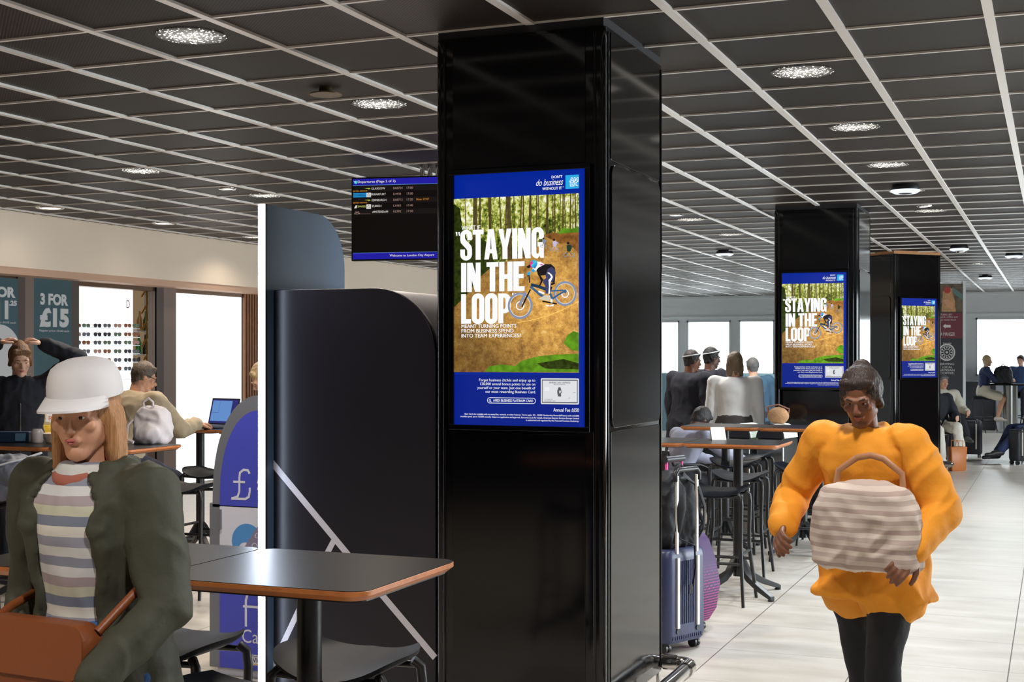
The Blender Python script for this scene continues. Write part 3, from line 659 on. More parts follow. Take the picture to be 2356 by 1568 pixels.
WHERE = {(440,88):'largest glowing round lamp behind the ceiling mesh, far upper left', (872,243):'round lamp behind the ceiling mesh just left of the foreground pillar', (325,396):'faint round lamp behind the mesh above the cream fascia, left half', (610,452):'faint lamp behind the ceiling mesh just above the lit vertical strip',
 (1846,170):'largest glowing round lamp behind the mesh right of the foreground pillar', (1966,296):'second round lamp behind the mesh, beyond the largest one on the right', (2042,382):'third round lamp behind the mesh in the right-hand row, nearer the pillars', (2085,441):'dim lamp behind the mesh beside the black dome nearest the camera',
 (2140,487):'dim mesh lamp beyond the small open spotlight on the right', (1590,507):'dim lamp behind the mesh between foreground and middle pillars, nearer one', (585,547):'dim mesh lamp half hidden by the lit vertical strip', (1680,541):'dim lamp behind the mesh between the pillars, just before the black dome',
 (115,480):'bright open round lamp above the cream fascia, leftmost', (378,515):'bright open round lamp above the cream fascia, right of the leftmost one', (523,436):'small bright round spotlight in the ceiling left of the lit strip', (2128,476):'small bright spotlight right of the middle pillar top', (1557,496):'small bright spotlight just right of the foreground pillar', (2213,580):'small spotlight above the farthest pillar, right of it', (2250,607):'tiny spotlight nearest the far white wall',
 (2083,428):'black ceiling dome with bright rim, nearest one, above the middle pillar', (2207,566):'black ceiling dome above the upper right of the farthest pillar', (2267,634):'farthest black ceiling dome near the white wall', (2333,583):'black ceiling dome near the right edge of the photo', (1667,578):'black ceiling dome between the foreground and middle pillars'}
for (px, py, k) in FIX:
    p = at_z(px, py, CEIL-.012); lab = WHERE[(px, py)]
    if k == 'm':
        o = MB().cyl((0,0,-.001), (0,0,.001), .155, n=40).obj('ceiling_lamp', M_SPECK, None, (p.x, p.y, CEIL-.003)); tag(o, lab, 'lamp', 'lamps behind the ceiling mesh')
    elif k in 'os':
        r = .125 if k == 'o' else .07
        e = empty('downlight', lab, 'lamp', (p.x, p.y, CEIL), 0, 'open downlights')
        MB().lathe([(r*.8, -.002), (r*.85, -.012), (r*1.0, -.012), (r*1.08, -.002), (r*1.08, 0), (r*.8, 0)], n=32).obj('rim', M_CHROME, e, smooth=40)
        MB().cyl((0,0,-.006), (0,0,-.001), r*.84, n=32).obj('lamp_face', M_LAMP, e)
    else:
        e = empty('ceiling_dome', lab, 'ceiling fitting', (p.x, p.y, CEIL), 0, 'black ceiling domes')
        MB().lathe([(.10, 0), (.115, -.03), (.11, -.055), (.05, -.075), (.001, -.08)], n=32).obj('housing', M_PLASTIC, e, smooth=50)
        MB().lathe([(.085, -.062), (.117, -.045), (.121, -.055), (.09, -.073)], n=32).obj('lit_rim', M_LAMPDIM, e, smooth=50)
p = at_z(750, 203, CEIL)
e = empty('smoke_detector', 'small bronze round detector on the ceiling, left of the foreground pillar', 'smoke detector', (p.x, p.y, CEIL))
MB().lathe([(.035, 0), (.04, -.02), (.02, -.028), (.001, -.03)], n=20).obj('base', mat('bronze_cover', (120,100,72), .35, .7), e, smooth=50)
MB().cyl((0,0,-.036), (0,0,-.030), .085, n=28).obj('cover_disc', mat('bronze_cover', (120,100,72)), e)

# ------------------------------------------------------------------ high tables
def make_table():
    e = empty('high_table', 'x', 'table', (0,0,0))
    W, D, z = .64, .58, 1.02
    b = MB(); outer = rrect(-W/2, W/2, -D/2, D/2, .055, 6)
    def ring(pad, zz): return [Vector((p[0]*(1-2*pad/W), p[1]*(1-2*pad/D), zz)) for p in outer]
    b.loft([ring(0, z-.012), ring(0, z-.001), ring(.001, z)]); b.loft([ring(.016, z-.026), ring(0, z-.012)])
    b.obj('wooden_edge', M_PLY, e, smooth=30)
    MB().loft([ring(.0015, z-.0005), ring(.0022, z+.0015)]).obj('table_top', M_TOP, e)
    MB().loft([ring(.018, z-.03), ring(.018, z-.024)]).obj('under_frame', M_PLASTIC, e)
    c = MB().tube([(0,0,.12), (0,0,.30), (0,0,z-.03)], [.034, .034, .034], 12); c.cyl((0,0,z-.036), (0,0,z-.028), .10, n=20)
    c.obj('column', M_PLASTIC, e, smooth=50)
    for k in range(4):
        a = PI/4 + k*PI/2 + .1; u = Vector((math.cos(a), math.sin(a), 0)); n_ = Vector((-u.y, u.x, 0)); q = MB(); rings = []
        for (r, zc, w, h) in ((.0, .235, .022, .06), (.05, .19, .022, .045), (.10, .12, .021, .03), (.22, .062, .020, .024), (.335, .024, .020, .018), (.355, .018, .019, .014)):
            rings.append([u*r + n_*w + Vector((0,0,zc+h)), u*r - n_*w + Vector((0,0,zc+h)), u*r - n_*w*.9 + Vector((0,0,max(zc-h*.7, 0))), u*r + n_*w*.9 + Vector((0,0,max(zc-h*.7, 0)))])
        q.loft(rings).cyl(u*.34, u*.34+Vector((0,0,.01)), .022, n=12); q.obj('foot', M_PLASTIC, e, bevel=.004)
    return e
def make_stool():
    e = empty('bar_stool', 'x', 'stool', (0,0,0))
    zs = .74; nx, ny = 16, 10; top = []; s = MB()
    def sz(a, b): return zs - .012 + .030*abs(a)**2.6 + .012*(b+1)/2*(1-abs(a)) - (.018*max(0, -b)**3) - .012*(1-a*a)
    def outl(a, b):          # rounded, slightly waisted seat outline
        w = .212*(1-.10*abs(b)**3); d = .175*(1-.16*abs(a)**3); return a*w, b*d
    V = []
    for j in range(ny+1):
        for i in range(nx+1):
            a = -1+2*i/nx; b_ = -1+2*j/ny
            aa = a*math.sqrt(1-.30*b_*b_); bb_ = b_*math.sqrt(1-.30*a*a)
            x, y = outl(aa, bb_); V.append((x, y, sz(a, b_)))
    n1 = len(V); th = [.012 + .016*(1-max(abs(-1+2*i/nx), abs(-1+2*j/ny))**3) for j in range(ny+1) for i in range(nx+1)]
    V += [(v[0]*.985, v[1]*.985, v[2]-t) for v, t in zip(V, th)]
    F = []
    for j in range(ny):
        for i in range(nx):
            k = j*(nx+1)+i; F.append((k, k+1, k+nx+2, k+nx+1)); F.append((n1+k, n1+k+nx+1, n1+k+nx+2, n1+k+1))
    bd = [i for i in range(nx+1)] + [j*(nx+1)+nx for j in range(1, ny+1)] + [ny*(nx+1)+i for i in range(nx-1, -1, -1)] + [j*(nx+1) for j in range(ny-1, 0, -1)]
    for q in range(len(bd)): a, b_ = bd[q], bd[(q+1) % len(bd)]; F.append((a, n1+a, n1+b_, b_))
    s.add(V, F); s.obj('seat', mat('black_seat_plastic', (26,29,35), .5, 0, .08, bump=.01, bscale=200), e, smooth=60)
    for sx in (-1, 1):
        for sy in (-1, 1):
            P = [(sx*.155, sy*.115, zs-.030), (sx*.176, sy*.128, zs-.050), (sx*.180, sy*.132, zs-.10), (sx*.176, sy*.128, .46), (sx*.176, sy*.130, .36), (sx*.184, sy*.146, .26), (sx*.197, sy*.176, .13), (sx*.208, sy*.202, .0)]
            MB().tube(P, [.015, .015, .0145, .013, .013, .013, .0125, .011], 10).obj('leg', M_PLASTIC, e, smooth=60)
    for sy in (-1, 1): MB().tube([(-.184, sy*.146, .265), (.184, sy*.146, .265)], .010, 8).obj('footrest', M_PLASTIC, e, smooth=60)
    for sx in (-1, 1): MB().tube([(sx*.178, -.134, .325), (sx*.178, .134, .325)], .010, 8).obj('side_bar', M_PLASTIC, e, smooth=60)
    for sy in (-1, 1): MB().tube([(-.165, sy*.122, zs-.044), (0, sy*.126, zs-.05), (.165, sy*.122, zs-.044)], .010, 8).obj('seat_rail', M_PLASTIC, e, smooth=60)
    return e
T0 = make_table(); ST0 = make_stool(); used = {'t': False, 's': False}
def table(x, y, label, group='high black tables with wooden edges', rz=0):
    o = T0 if not used['t'] else dup(T0); used['t'] = True
    o.location = (x, y, 0); o.rotation_euler = (0,0,rz); o['label'] = label; o['group'] = group; return o
def stool(x, y, label, rz=0, group='black bar stools'):
    o = ST0 if not used['s'] else dup(ST0); used['s'] = True
    o.location = (x, y, 0); o.rotation_euler = (0,0,rz); o['label'] = label; o['group'] = group; return o
table(-1.89, 3.21, 'nearest high table, black top with amber wooden edge, its column in front of a stool')
table(-2.532, 3.21, 'high table joined to the nearest one, half hidden by the woman in the olive jacket')
table(-1.985, 9.0, 'high table right of the suitcases, its free corner pointing right')
table(-2.627, 9.0, 'high table whose left end vanishes behind the foreground pillar, above the luggage')
table(-1.91, 11.09, 'high table in front of the middle pillar, partly hidden by the person in orange')
table(-2.553, 11.09, 'high table before the steel bins, left of the middle pillar')
table(-5.60, 7.09, 'high table with a white backpack on it, behind the woman in the olive jacket')
table(-6.242, 7.09, 'high table in the left row, between the white backpack and the woman in navy')
table(-6.884, 7.09, 'high table at the left edge in front of the woman with raised arms')
table(-6.43, 9.2, 'high table carrying the open laptop before the lit white panel')
table(-5.788, 9.2, 'high table right of the laptop, its end hidden behind the cash machine')
stool(-1.90, 3.44, 'bar stool behind the column of the nearest table, its seat whole in view', .04)
stool(-2.50, 3.44, 'bar stool left of the cash machine front, its right seat edge touching it', -.03)
stool(-1.93, 2.93, 'bar stool at the bottom edge of the photo, only its back rim showing', .02)
stool(-2.05, 8.70, 'bar stool right beside the black backpack and navy suitcase', 0)
stool(-2.15, 9.82, 'bar stool just behind the column of the table right of the suitcases', .03)
stool(-2.45, 11.0, 'bar stool between the two table columns, second row, its seat lower than the one behind', -.03)
stool(-2.50, 11.80, 'bar stool farthest back in front of the steel bins', 0)
stool(-1.855, 10.68, 'bar stool left of the person in orange, seen against the middle pillar', 0)
stool(-1.83, 11.66, 'bar stool behind the table in front of the middle pillar, mostly veiled by orange', .05)
stool(-2.78, 9.75, 'bar stool half hidden by the black backpack, near the armchair', .1)
stool(-5.93, 8.62, 'bar stool with a pale lit seat left of the cash machine', .05)
stool(-6.20, 9.80, 'bar stool behind the laptop table, against the lit white panel', .05)
stool(-5.42, 7.60, 'bar stool behind the table with the white backpack', .1)
stool(-6.62, 8.25, 'bar stool under the seated man in the beige jacket', 0)
stool(-5.95, 6.50, 'bar stool at the left edge under the grey bag', .1)
stool(-6.85, 6.50, 'bar stool at the far left edge, beside the grey bag', .1)

# ------------------------------------------------------------------ photo booth with a lit edge
bz = empty('photo_booth', 'tall dark booth with rounded corner, blue fin and bright vertical light strip', 'booth', (-3.34, 5.354, 0))
M_BOOTH = mat('dark_booth_panel', (30,29,38), .32, .2); M_FIN = mat('slate_blue_panel', (66,88,112), .42); M_SILV = mat('speckled_silver_shell', (196,196,202), .38, .6, bump=.03, bscale=90)
W_, H_, D_ = .822, 1.902, .95
pts = [(0, .0), (W_, 0)] + [(W_-.31+.31*math.cos(math.radians(t)), H_-.31+.31*math.sin(math.radians(t))) for t in range(0, 91, 9)] + [(0, H_)]
def shell(y0, y1, pad):
    P = [(0+pad*.0, .0), (W_-pad, 0)] + [(W_-.31+(.31-pad)*math.cos(math.radians(t)), H_-.31+(.31-pad)*math.sin(math.radians(t))) for t in range(0, 91, 6)] + [(0, H_-pad)]
    return MB().prism(P, y0, y1)
shell(0, .02, 0).obj('front_panel', M_BOOTH, bz, smooth=30, bevel=.002)
shell(.02, .05, .012).obj('rim_seam', M_SEAM, bz)
shell(.05, D_, .004).obj('shell', M_SILV, bz, smooth=30)
yf = -.071; fp = [(yf, 0), (yf, 2.29)] ; L2 = .74
fp = [(yf, .0), (yf+L2, .0)] + [(yf+L2-.26+.26*math.cos(math.radians(t)), 2.29-.26+.26*math.sin(math.radians(t))) for t in range(0, 91, 9)] + [(yf, 2.29)]
MB().prism(fp, -.016, -.001, axis='x').obj('side_fin', M_FIN, bz, smooth=30)
MB().bb(-.030, -.001, yf-.012, yf-.001, .02, 2.29).obj('light_strip', mat('led_strip', (222,235,255), .3, emit=34.0), bz)
MB().bb(-.034, .0, yf-.001, yf+.015, .0, 2.292).obj('strip_channel', M_DGREY, bz)
# white angular line graphic and the vent at the foot
def bp(px, py):
    q = at_Y(px, 5.354, py); return (q.x+3.34, q.z)
a = Art()
a.stroke([bp(623,1060), bp(805,1280), bp(1001,1512)], .030, 0, 1); a.stroke([bp(771,1238), bp(722,1330), bp(618,1550)], .027, 0, 2)
a.obj('line_graphic', [mat('white_vinyl', (205,203,212), .4)], bz, (0, -.0005, 0))
b = MB()
for i in range(38):
    for j in range(5): b.box((.20+i*.014, -.0008, .04+j*.014), (.006, .0012, .006))
b.obj('vent', M_SEAM, bz)
spot((-3.42, 5.22), 10, (.75, .85, 1), 150, .02, 2.2)  # bluish spot standing in for the strip's own downward glow

# ------------------------------------------------------------------ cash machine
am = empty('cash_machine', 'blue and grey arched cash machine with a white pound sign and fx lettering', 'cash machine', (-3.945, 5.72, 0))
aw, ah, sh = .58, 1.405, .863
M_AGREY = mat('machine_grey', (128,132,140), .42, .3); M_ABLUE = mat('machine_blue', (74,82,196), .4); M_AWHITE = mat('machine_pale', (222,224,236), .4)
def arch(w, x0, top, base, n=14):            # pointed arch from base up to top
    h = top-base; L = []
    for i in range(n+1):
        t = i/n; L.append((x0 + (w/2)*(1-math.cos(t*PI/2))**1.02, base + h*math.sin(t*PI/2)**.86))
    Rr = [(2*(x0+w/2)-p[0], p[1]) for p in reversed(L[:-1])]
    return L + Rr
P = [(.02, sh-.02)] + arch(aw-.04, .02, ah, sh) + [(aw-.02, sh-.02)]
MB().prism(P, 0, .05).obj('arch_frame', M_AGREY, am, smooth=30)
ins = arch(aw-.13, .065, ah-.075, sh+.0); MB().prism([(.065, sh-.01)]+ins+[(aw-.065, sh-.01)], -.004, .0).obj('arch_panel', M_ABLUE, am)
MB().bb(0, aw, 0, .50, .04, sh).obj('cabinet', M_AGREY, am, bevel=.006)
MB().bb(.03, aw-.03, .03, .47, 0, .04).obj('skirt', M_AWHITE, am)
MB().bb(.065, aw-.065, -.004, 0, .42, sh-.015).obj('fascia', M_AWHITE, am)
MB().bb(.065, aw-.065, -.004, 0, .045, .62-.055).obj('lower_panel', M_ABLUE, am)
MB().bb(.062, .078, -.012, -.004, sh-.13, sh-.03).obj('hinge', M_AGREY, am, bevel=.002)
def ap(px, py):
    q = at_Y(px, 5.72-.005, py); return (q.x+3.945, q.z)
a = Art()
c0 = ap(568, 1245); a.disc(c0, .088, 0, 1, 40); a.disc((c0[0]-.01, c0[1]-.045), .04, 1, 2, 20); a.poly([(c0[0]-.03,c0[1]-.05),(c0[0]+.02,c0[1]+.02),(c0[0]+.06,c0[1]+.075),(c0[0]+.095,c0[1]+.05),(c0[0]+.06,c0[1]-.03),(c0[0]+.02,c0[1]-.07)], 2, 3)
a.ring((c0[0]+.045, c0[1]-.02), .012, .016, 1, 4); a.text('£', c0[0]+.045, c0[0]+.062, c0[1]+.02, c0[1]+.045, 1, 4)
a.obj('money_emblem', [mat('emblem_blue', (84,150,214), .4), M_AWHITE, mat('emblem_mauve', (140,132,158), .4)], am, (0, -.0045, 0))
a = Art(); p0, p1 = ap(531, 1151), ap(578, 1077)
x0, y0 = p0; w, h = p1[0]-p0[0], p1[1]-p0[1]; q = lambda u, v: (x0+u*w, y0+v*h); sw = .0115
a.stroke([q(.92,.84), q(.84,.94), q(.62,.95), q(.45,.86), q(.42,.70), q(.42,.30), q(.34,.14), q(.05,.06)], sw, 0, 1); a.stroke([q(.02,.07), q(.72,.07), q(.88,.14), q(.93,.30), q(.93,.42)], sw, 0, 2); a.stroke([q(.12,.58), q(.70,.58)], sw, 0, 3)
p0 = ap(592, 1155); p1 = ap(640, 1077); a.text('€', p0[0], p1[0], p0[1], p1[1], 0, 1, .02)
p0 = ap(559, 1440); p1 = ap(596, 1360); x0, y0 = p0; w, h = p1[0]-p0[0], p1[1]-p0[1]
a.stroke([q(.18,0), q(.18,.72), q(.28,.9), q(.5,.97), q(1.1,.97)], .013, 0, 1); a.stroke([q(0,.56), q(1.1,.56)], .012, 0, 2)
p0 = ap(604, 1440); p1 = ap(640, 1385); a.text('x', p0[0], p1[0], p0[1], p1[1], 0, 1, .04)
p0 = ap(557, 1477); p1 = ap(624, 1452); a.text('Cash', p0[0], p1[0], p0[1], p1[1], 0, 1, .0)
a.obj('lettering', [M_AWHITE], am, (0, -.0045, 0))
a = Art(); p0 = ap(577, 1529); p1 = ap(612, 1508); a.rect(p0[0], p1[0], p0[1], p1[1], 0, 1); a.rect(p0[0]+.005, p1[0]-.004, p0[1]+.004, p0[1]+.008, 2, 2); a.rect(p0[0]+.005, p1[0]-.004, p1[1]-.008, p1[1]-.005, 1, 2); a.text('VISA', p0[0]+.010, p1[0]-.006, p0[1]+.014, p1[1]-.014, 1, 2, .02)
a.obj('card_sticker', [M_WHITE, mat('sticker_blue', (40,50,110), .5), mat('sticker_yellow', (230,170,50), .5)], am, (0, -.0045, 0))

# ------------------------------------------------------------------ departures screen
dc = at_depth(812, 10.1); dz = empty('departures_screen', 'hanging departures board listing flights, left of the foreground pillar', 'screen', (dc.x, dc.y, 2.32), YAW*.48)
dw, dh = 1.10, .600
MB().bb(-.012, dw+.012, .0, .05, -.012, dh+.012).obj('housing', M_PLASTIC, dz, bevel=.004)
E_SC = em('departures_black', (12,9,8)); E_HB = em('departures_blue', (32,28,158)); E_AM = em('departures_amber', (206,132,32)); E_OFF = em('departures_white', (214,212,205)); E_ROSE = em('departures_rose', (160,132,122)); E_TQ = em('departures_turquoise', (70,210,214)); E_LH = em('departures_sky_blue', (30,130,190)); E_GRN = em('departures_green', (170,190,60))
a = Art(); a.rect(0, dw, 0, dh, 0, 1); a.rect(0, dw, dh-.046, dh, 1, 2); a.rect(0, dw, 0, .046, 1, 2); a.rect(0, dw, dh-.05, dh-.046, 2, 2); a.rect(0, dw, .046, .049, 2, 2)
for i in (0, 2, 4): a.rect(.01, dw-.01, dh-.095-i*.0435, dh-.055-i*.0435, 3, 3)
a.obj('screen_panel', [E_SC, E_HB, em('departures_line', (90,130,190)), em('departures_row', (22,19,18))], dz, (0, -.001, 0))
a = Art(); sx = dw/390.0*2*.98; X = lambda px: (px-815)/188*.604; Y = lambda py: dh-(py-413)/184*.60
a.text('Departures (Page 2 of 2)', X(827), X(918), dh-.036, dh-.012, 0, 4, .02); a.text('Welcome to London City Airport', X(904), X(1001)+.03, .012, .034, 0, 4, .02)
rows = [('GLASGOW', 860, 893, 'BA8724', '17:00'), ('FRANKFURT', 860, 895, 'LH935', '17:00'), ('EDINBURGH', 861, 896, 'BA8712', '17:20'), ('ZURICH', 861, 884, 'LX465', '17:40'), ('AMSTERDAM', 862, 900, 'KL992', '17:50')]
a.obj('screen_titles', [E_OFF], dz, (0, -.001, 0))
FL = [E_OFF, E_ROSE, E_AM, E_GRN, E_LH, E_SC, em('departures_lime', (196,206,110)), E_TQ]
for i, (c, xa, xb, fl, tm) in enumerate(rows):
    a = Art(); y = dh-.082-i*.0435
    a.text(c, X(xa), X(xb), y, y+.016, 0, 4, .01); a.text(fl, X(913), X(913+(len(fl)*3.7)), y, y+.016, 1, 4); a.text(tm, X(945), X(960), y, y+.016, 1, 4)
    if i in (0, 2): a.text('BRITISH AIRWAYS', X(816), X(850), y-.014, y-.003, 2, 4); a.poly([(X(843), y+.011), (X(856), y+.013), (X(858), y+.007), (X(853), y+.003), (X(852), y+.008)], 3, 4)
    if i == 1: a.rect(X(816), X(848), y-.012, y+.022, 4, 3); a.ring((X(820), y+.005), .006, .0075, 5, 4); a.text('Lufthansa', X(825), X(846), y, y+.012, 5, 4, .02)
    if i in (1, 3):
        a.rect(X(848), X(859), y-.012, y+.022, 0, 3)
        for k in range(5): t = PI/2+k*2*PI/5; a.poly([(X(853.5)+.0035*math.cos(t), y+.005+.0035*math.sin(t)), (X(853.5)+.011*math.cos(t+.25), y+.005+.011*math.sin(t+.25)), (X(853.5)+.011*math.cos(t-.25), y+.005+.011*math.sin(t-.25))], 5, 4)
    if i == 3: a.text('SWISS', X(827), X(846), y, y+.014, 6, 4, .01); a.poly([(X(818), y-.006), (X(824), y-.006), (X(826), y+.016), (X(822), y+.016)], 0, 4)
    if i == 4: a.text('KLM', X(819), X(832), y-.008, y+.004, 1, 4, .03); a.poly([(X(822), y+.006), (X(829), y+.006), (X(830), y+.014), (X(825.5), y+.010), (X(821), y+.014)], 1, 4); a.text('Royal Dutch Airlines', X(834), X(858), y-.008, y-.002, 1, 4)
    if i == 2: a.text('Now 17:47', X(968), X(998), y, y+.016, 2, 4)
    a.obj('flight_row', FL, dz, (0, -.001, 0))
a = Art()
a.disc((X(822), dh-.024), .012, 7, 4); a.poly([(X(816), dh-.012), (X(822), dh-.022), (X(820), dh-.026)], 0, 5)
a.obj('airport_logo', FL, dz, (0, -.001, 0))
for k in range(3): MB().cyl((.52+k*.06, .06, dh-.05), (.52+k*.06, .06, CEIL-2.32), .018, n=14).obj('ceiling_pole', M_CHROME, dz, smooth=50)
MB().bb(.42, .74, .045, .075, dh-.30, dh-.12).obj('mounting_plate', M_DGREY, dz)

# ------------------------------------------------------------------ shop fronts on the left
def lightbox(x, px0, px1, z0, z1, name, label, m, depth=.06, cat='lit panel'):
    a0, a1 = at_X(px0, x).y, at_X(px1, x).y
    o = MB().bb(x-depth, x, a0, a1, z0, z1).obj(name, m); tag(o, label, cat); return o
M_BRIGHT = mat('lit_white_panel', (255,252,248), .4, emit=1.35)
M_BROWN = mat('taupe_column', (128,112,104), .5); M_BROWN2 = mat('dark_taupe', (84,74,72), .5)
XS = -9.75
# price posters
def poster(px0, px1, z0, z1, label, lines, extra=None):
    y0, y1 = at_X(px0, XS).y, at_X(px1, XS).y; w = y1-y0
    e = empty('price_poster', label, 'poster', (XS, y0, 0), 0)
    MB().bb(-.03, 0, 0, w, z0, z1).obj('board', M_TEALP, e)
    a = Art()
    for (t, u0, u1, za, zb, bd) in lines: a.text(t, u0*w, u1*w, za, zb, 0, 2, bd)
    if extra: extra(a, w)
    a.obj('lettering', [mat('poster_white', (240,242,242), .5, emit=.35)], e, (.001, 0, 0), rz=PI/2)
    return e
zz = lambda px, py: at_X(px, XS, py).z
poster(78, 165, 1.0, zz(120, 640), 'teal hanging poster with a price for three, right of the first', [('3 FOR', .16, .90, zz(120,702), zz(120,675), .05), ('£15', .14, .92, zz(120,753), zz(120,708), .06), ('Regular price: £9.60 each', .14, .92, zz(120,764), zz(120,758), .02)])
poster(-40, 41, 1.0, zz(5, 638), 'teal poster cut by the left edge with a white circle', [('2 FOR', -.05, .93, zz(10,684), zz(10,659), .05), ('£11', .05, .72, zz(10,735), zz(10,690), .06), ('.25', .74, .97, zz(10,702), zz(10,690), .05), ('Regular price: £9.00 each', .05, .93, zz(10,745), zz(10,739), .02)], lambda a, w: a.disc((.47*w, zz(5,815)), .30, 0, 1, 40))
# columns between the fronts
for i, (p0, p1, m, lab) in enumerate(((41, 58, M_BROWN2, ''), (58, 78, M_BROWN, ''), (165, 182, M_BROWN2, ''), (360, 405, M_BROWN, ''))):
    a0, a1 = at_X(p0, XS).y, at_X(p1, XS).y
    struct(MB().bb(XS-.12, XS-.0, a0, a1, 0, 2.6).obj('trim_%d' % (10+i), m))
a0, a1 = at_X(360, XS).y, at_X(376, XS).y
struct(MB().bb(XS-.02, XS+.006, a0, a1, 0, 2.6).obj('trim_14', M_BROWN2))
# sunglasses display wall
ya, yb = at_X(183, XS).y, at_X(337, XS).y
sg = empty('sunglasses_display', 'glowing white wall display for sunglasses with thin shelves and a D', 'display', (XS, ya, 0))
MB().bb(-.25, -.19, 0, yb-ya, .9, 2.52).obj('back_panel', M_BRIGHT, sg)
for py in (753, 773, 792, 812, 832, 852, 874):
    z = zz(260, py); MB().bb(-.19, -.09, 0, yb-ya, z-.008, z-.002).obj('shelf', mat('acrylic_shelf', (225,238,245), .1, emit=.9), sg)
a = Art(); a.text('D', yb-ya-.12, yb-ya-.06, zz(330,708), zz(330,690), 0, 1); a.obj('lettering', [mat('shop_grey_letter', (90,90,92), .5)], sg, (-.188, 0, 0), rz=PI/2)
MB().bb(-.25, -.19, 0, yb-ya, 2.52, 2.60).obj('slatted_header', M_WOOD, sg)
def make_glasses():
    e = empty('sunglasses', 'x', 'sunglasses', (0,0,0))
    return e
lens_cols = [mat('lens_brown', (150,96,70), .2), mat('lens_grey', (110,114,124), .2), mat('lens_green', (110,128,106), .2), mat('lens_rose', (190,150,140), .2), mat('lens_dark', (64,60,70), .2)]
proto = []
for m in lens_cols:
    g = MB()
    for s_ in (-1, 1):
        g.loft([[Vector((.0+dx, s_*.034+.028*math.cos(t)*(1.0), .021*math.sin(t)*(1 if math.sin(t) > 0 else 1.15))) for t in [2*PI*i/14 for i in range(14)]] for dx in (-.004, .004)])
        g.tube([(0, s_*.062, .012), (-.09, s_*.064, .008), (-.11, s_*.064, -.006)], .002, 6)
    g.tube([(0, -.01, .01), (.002, 0, .014), (0, .01, .01)], .0025, 6)
    me = g.obj('sunglasses', m, None, smooth=40); proto.append(me)
usedp = set(); n_ = 0
rowname = ['top row', 'second row', 'third row', 'fourth row', 'fifth row', 'bottom row']
colname = ['first from the left', 'second from the left', 'third from the left', 'fourth from the left', 'fifth from the left', 'sixth from the left', 'at the right end']
cname = ['brown', 'grey', 'green', 'rose', 'dark']
for r_, py in enumerate((748, 768, 787, 807, 827, 847)):
    for c_, px in enumerate((196, 217, 243, 265, 289, 312, 331)):
        k = (r_*3+c_*2+(c_*r_) % 3) % 5
        o = proto[k] if k not in usedp else proto[k].copy()
        if k in usedp: COL.objects.link(o)
        usedp.add(k); o.location = (XS-.11, at_X(px, XS).y, zz(px, py)-.001)
        tag(o, '%s sunglasses on the lit display, %s, %s' % (cname[k], rowname[r_], colname[c_]), 'sunglasses', 'sunglasses on the lit white display')
# gilded lattice with bottles in the gap, right of the sunglasses wall
ya2, yb2 = at_X(338, XS-.3).y, at_X(362, XS-.3).y
bs = empty('bottle_shelf', 'narrow gilded shelf of bottles right of the sunglasses display', 'shelf', (XS-.3, ya2, 0))
MB().bb(-.3, -.27, -.2, yb2-ya2+.1, .0, 2.5).obj('back_panel', mat('warm_shelf_back', (196,164,122), .5, emit=.35), bs)
g = MB(); gold = mat('gilded_metal', (206,160,82), .3, .9)
for k in range(7):
    z = 1.1+k*.2; g.tube([(0, -.1, z), (0, .1, z+.22), (0, .28, z)], .012, 6)
for q in (0, .14, .28): g.tube([(0, q, .5), (0, q, 2.5)], .012, 6)
g.obj('lattice', gold, bs, smooth=50)
for z in (1.35, 1.62, 1.9): MB().bb(-.25, -.02, -.15, yb2-ya2+.08, z-.015, z).obj('shelf', M_WHITE, bs)
bl = None
for i, (z, q, c) in enumerate(((1.35, .04, (60,50,40)), (1.35, .15, (190,180,150)), (1.62, .03, (40,120,50)), (1.62, .16, (40,30,26)), (1.9, .05, (150,110,60)), (1.9, .17, (70,110,60)))):
    b_ = MB().lathe([(.001, 0), (.036, 0), (.038, .02), (.038, .13), (.014, .18), (.013, .235), (.001, .235)], n=14).obj('bottle', mat('bottle_%d' % i, c, .15), None, (XS-.44, ya2+q, z), smooth=50)
    tag(b_, ['dark brown bottle on the lowest gilded shelf', 'pale bottle on the lowest gilded shelf', 'bright green bottle on the middle gilded shelf', 'blackish bottle on the middle gilded shelf', 'amber bottle on the top gilded shelf', 'olive green bottle on the top gilded shelf'][i], 'bottle', 'bottles on the gilded shelf')
# big glowing panel, slatted screen
lightbox(XS-.05, 405, 566, .05, 2.58, 'lit_panel', 'large plain glowing white panel between taupe column and timber slats', M_BRIGHT)
y0, y1 = at_X(563, XS).y, at_X(640, XS).y
sl = empty('slatted_screen', 'vertical brown timber slats right of the glowing white panel', 'screen wall', (XS, y0, 0))
MB().bb(-.05, -.03, 0, y1-y0, 0, 2.6).obj('backing', M_SEAM, sl)
g = MB(); y = 0
while y < y1-y0: g.bb(-.03, .0, y, y+.032, 0, 2.6); y += .062
g.obj('slats', mat('brown_timber_slats', (150,104,70), .5, var=.15, vscale=10), sl)
struct(MB().bb(XS-.2, XS-.1, y1, YF, 0, 2.6).obj('trim_15', M_WHITE))
struct(MB().bb(XS-.4, XS-.3, YB, at_X(-40, XS).y, 0, 2.6).obj('trim_16', M_BROWN))
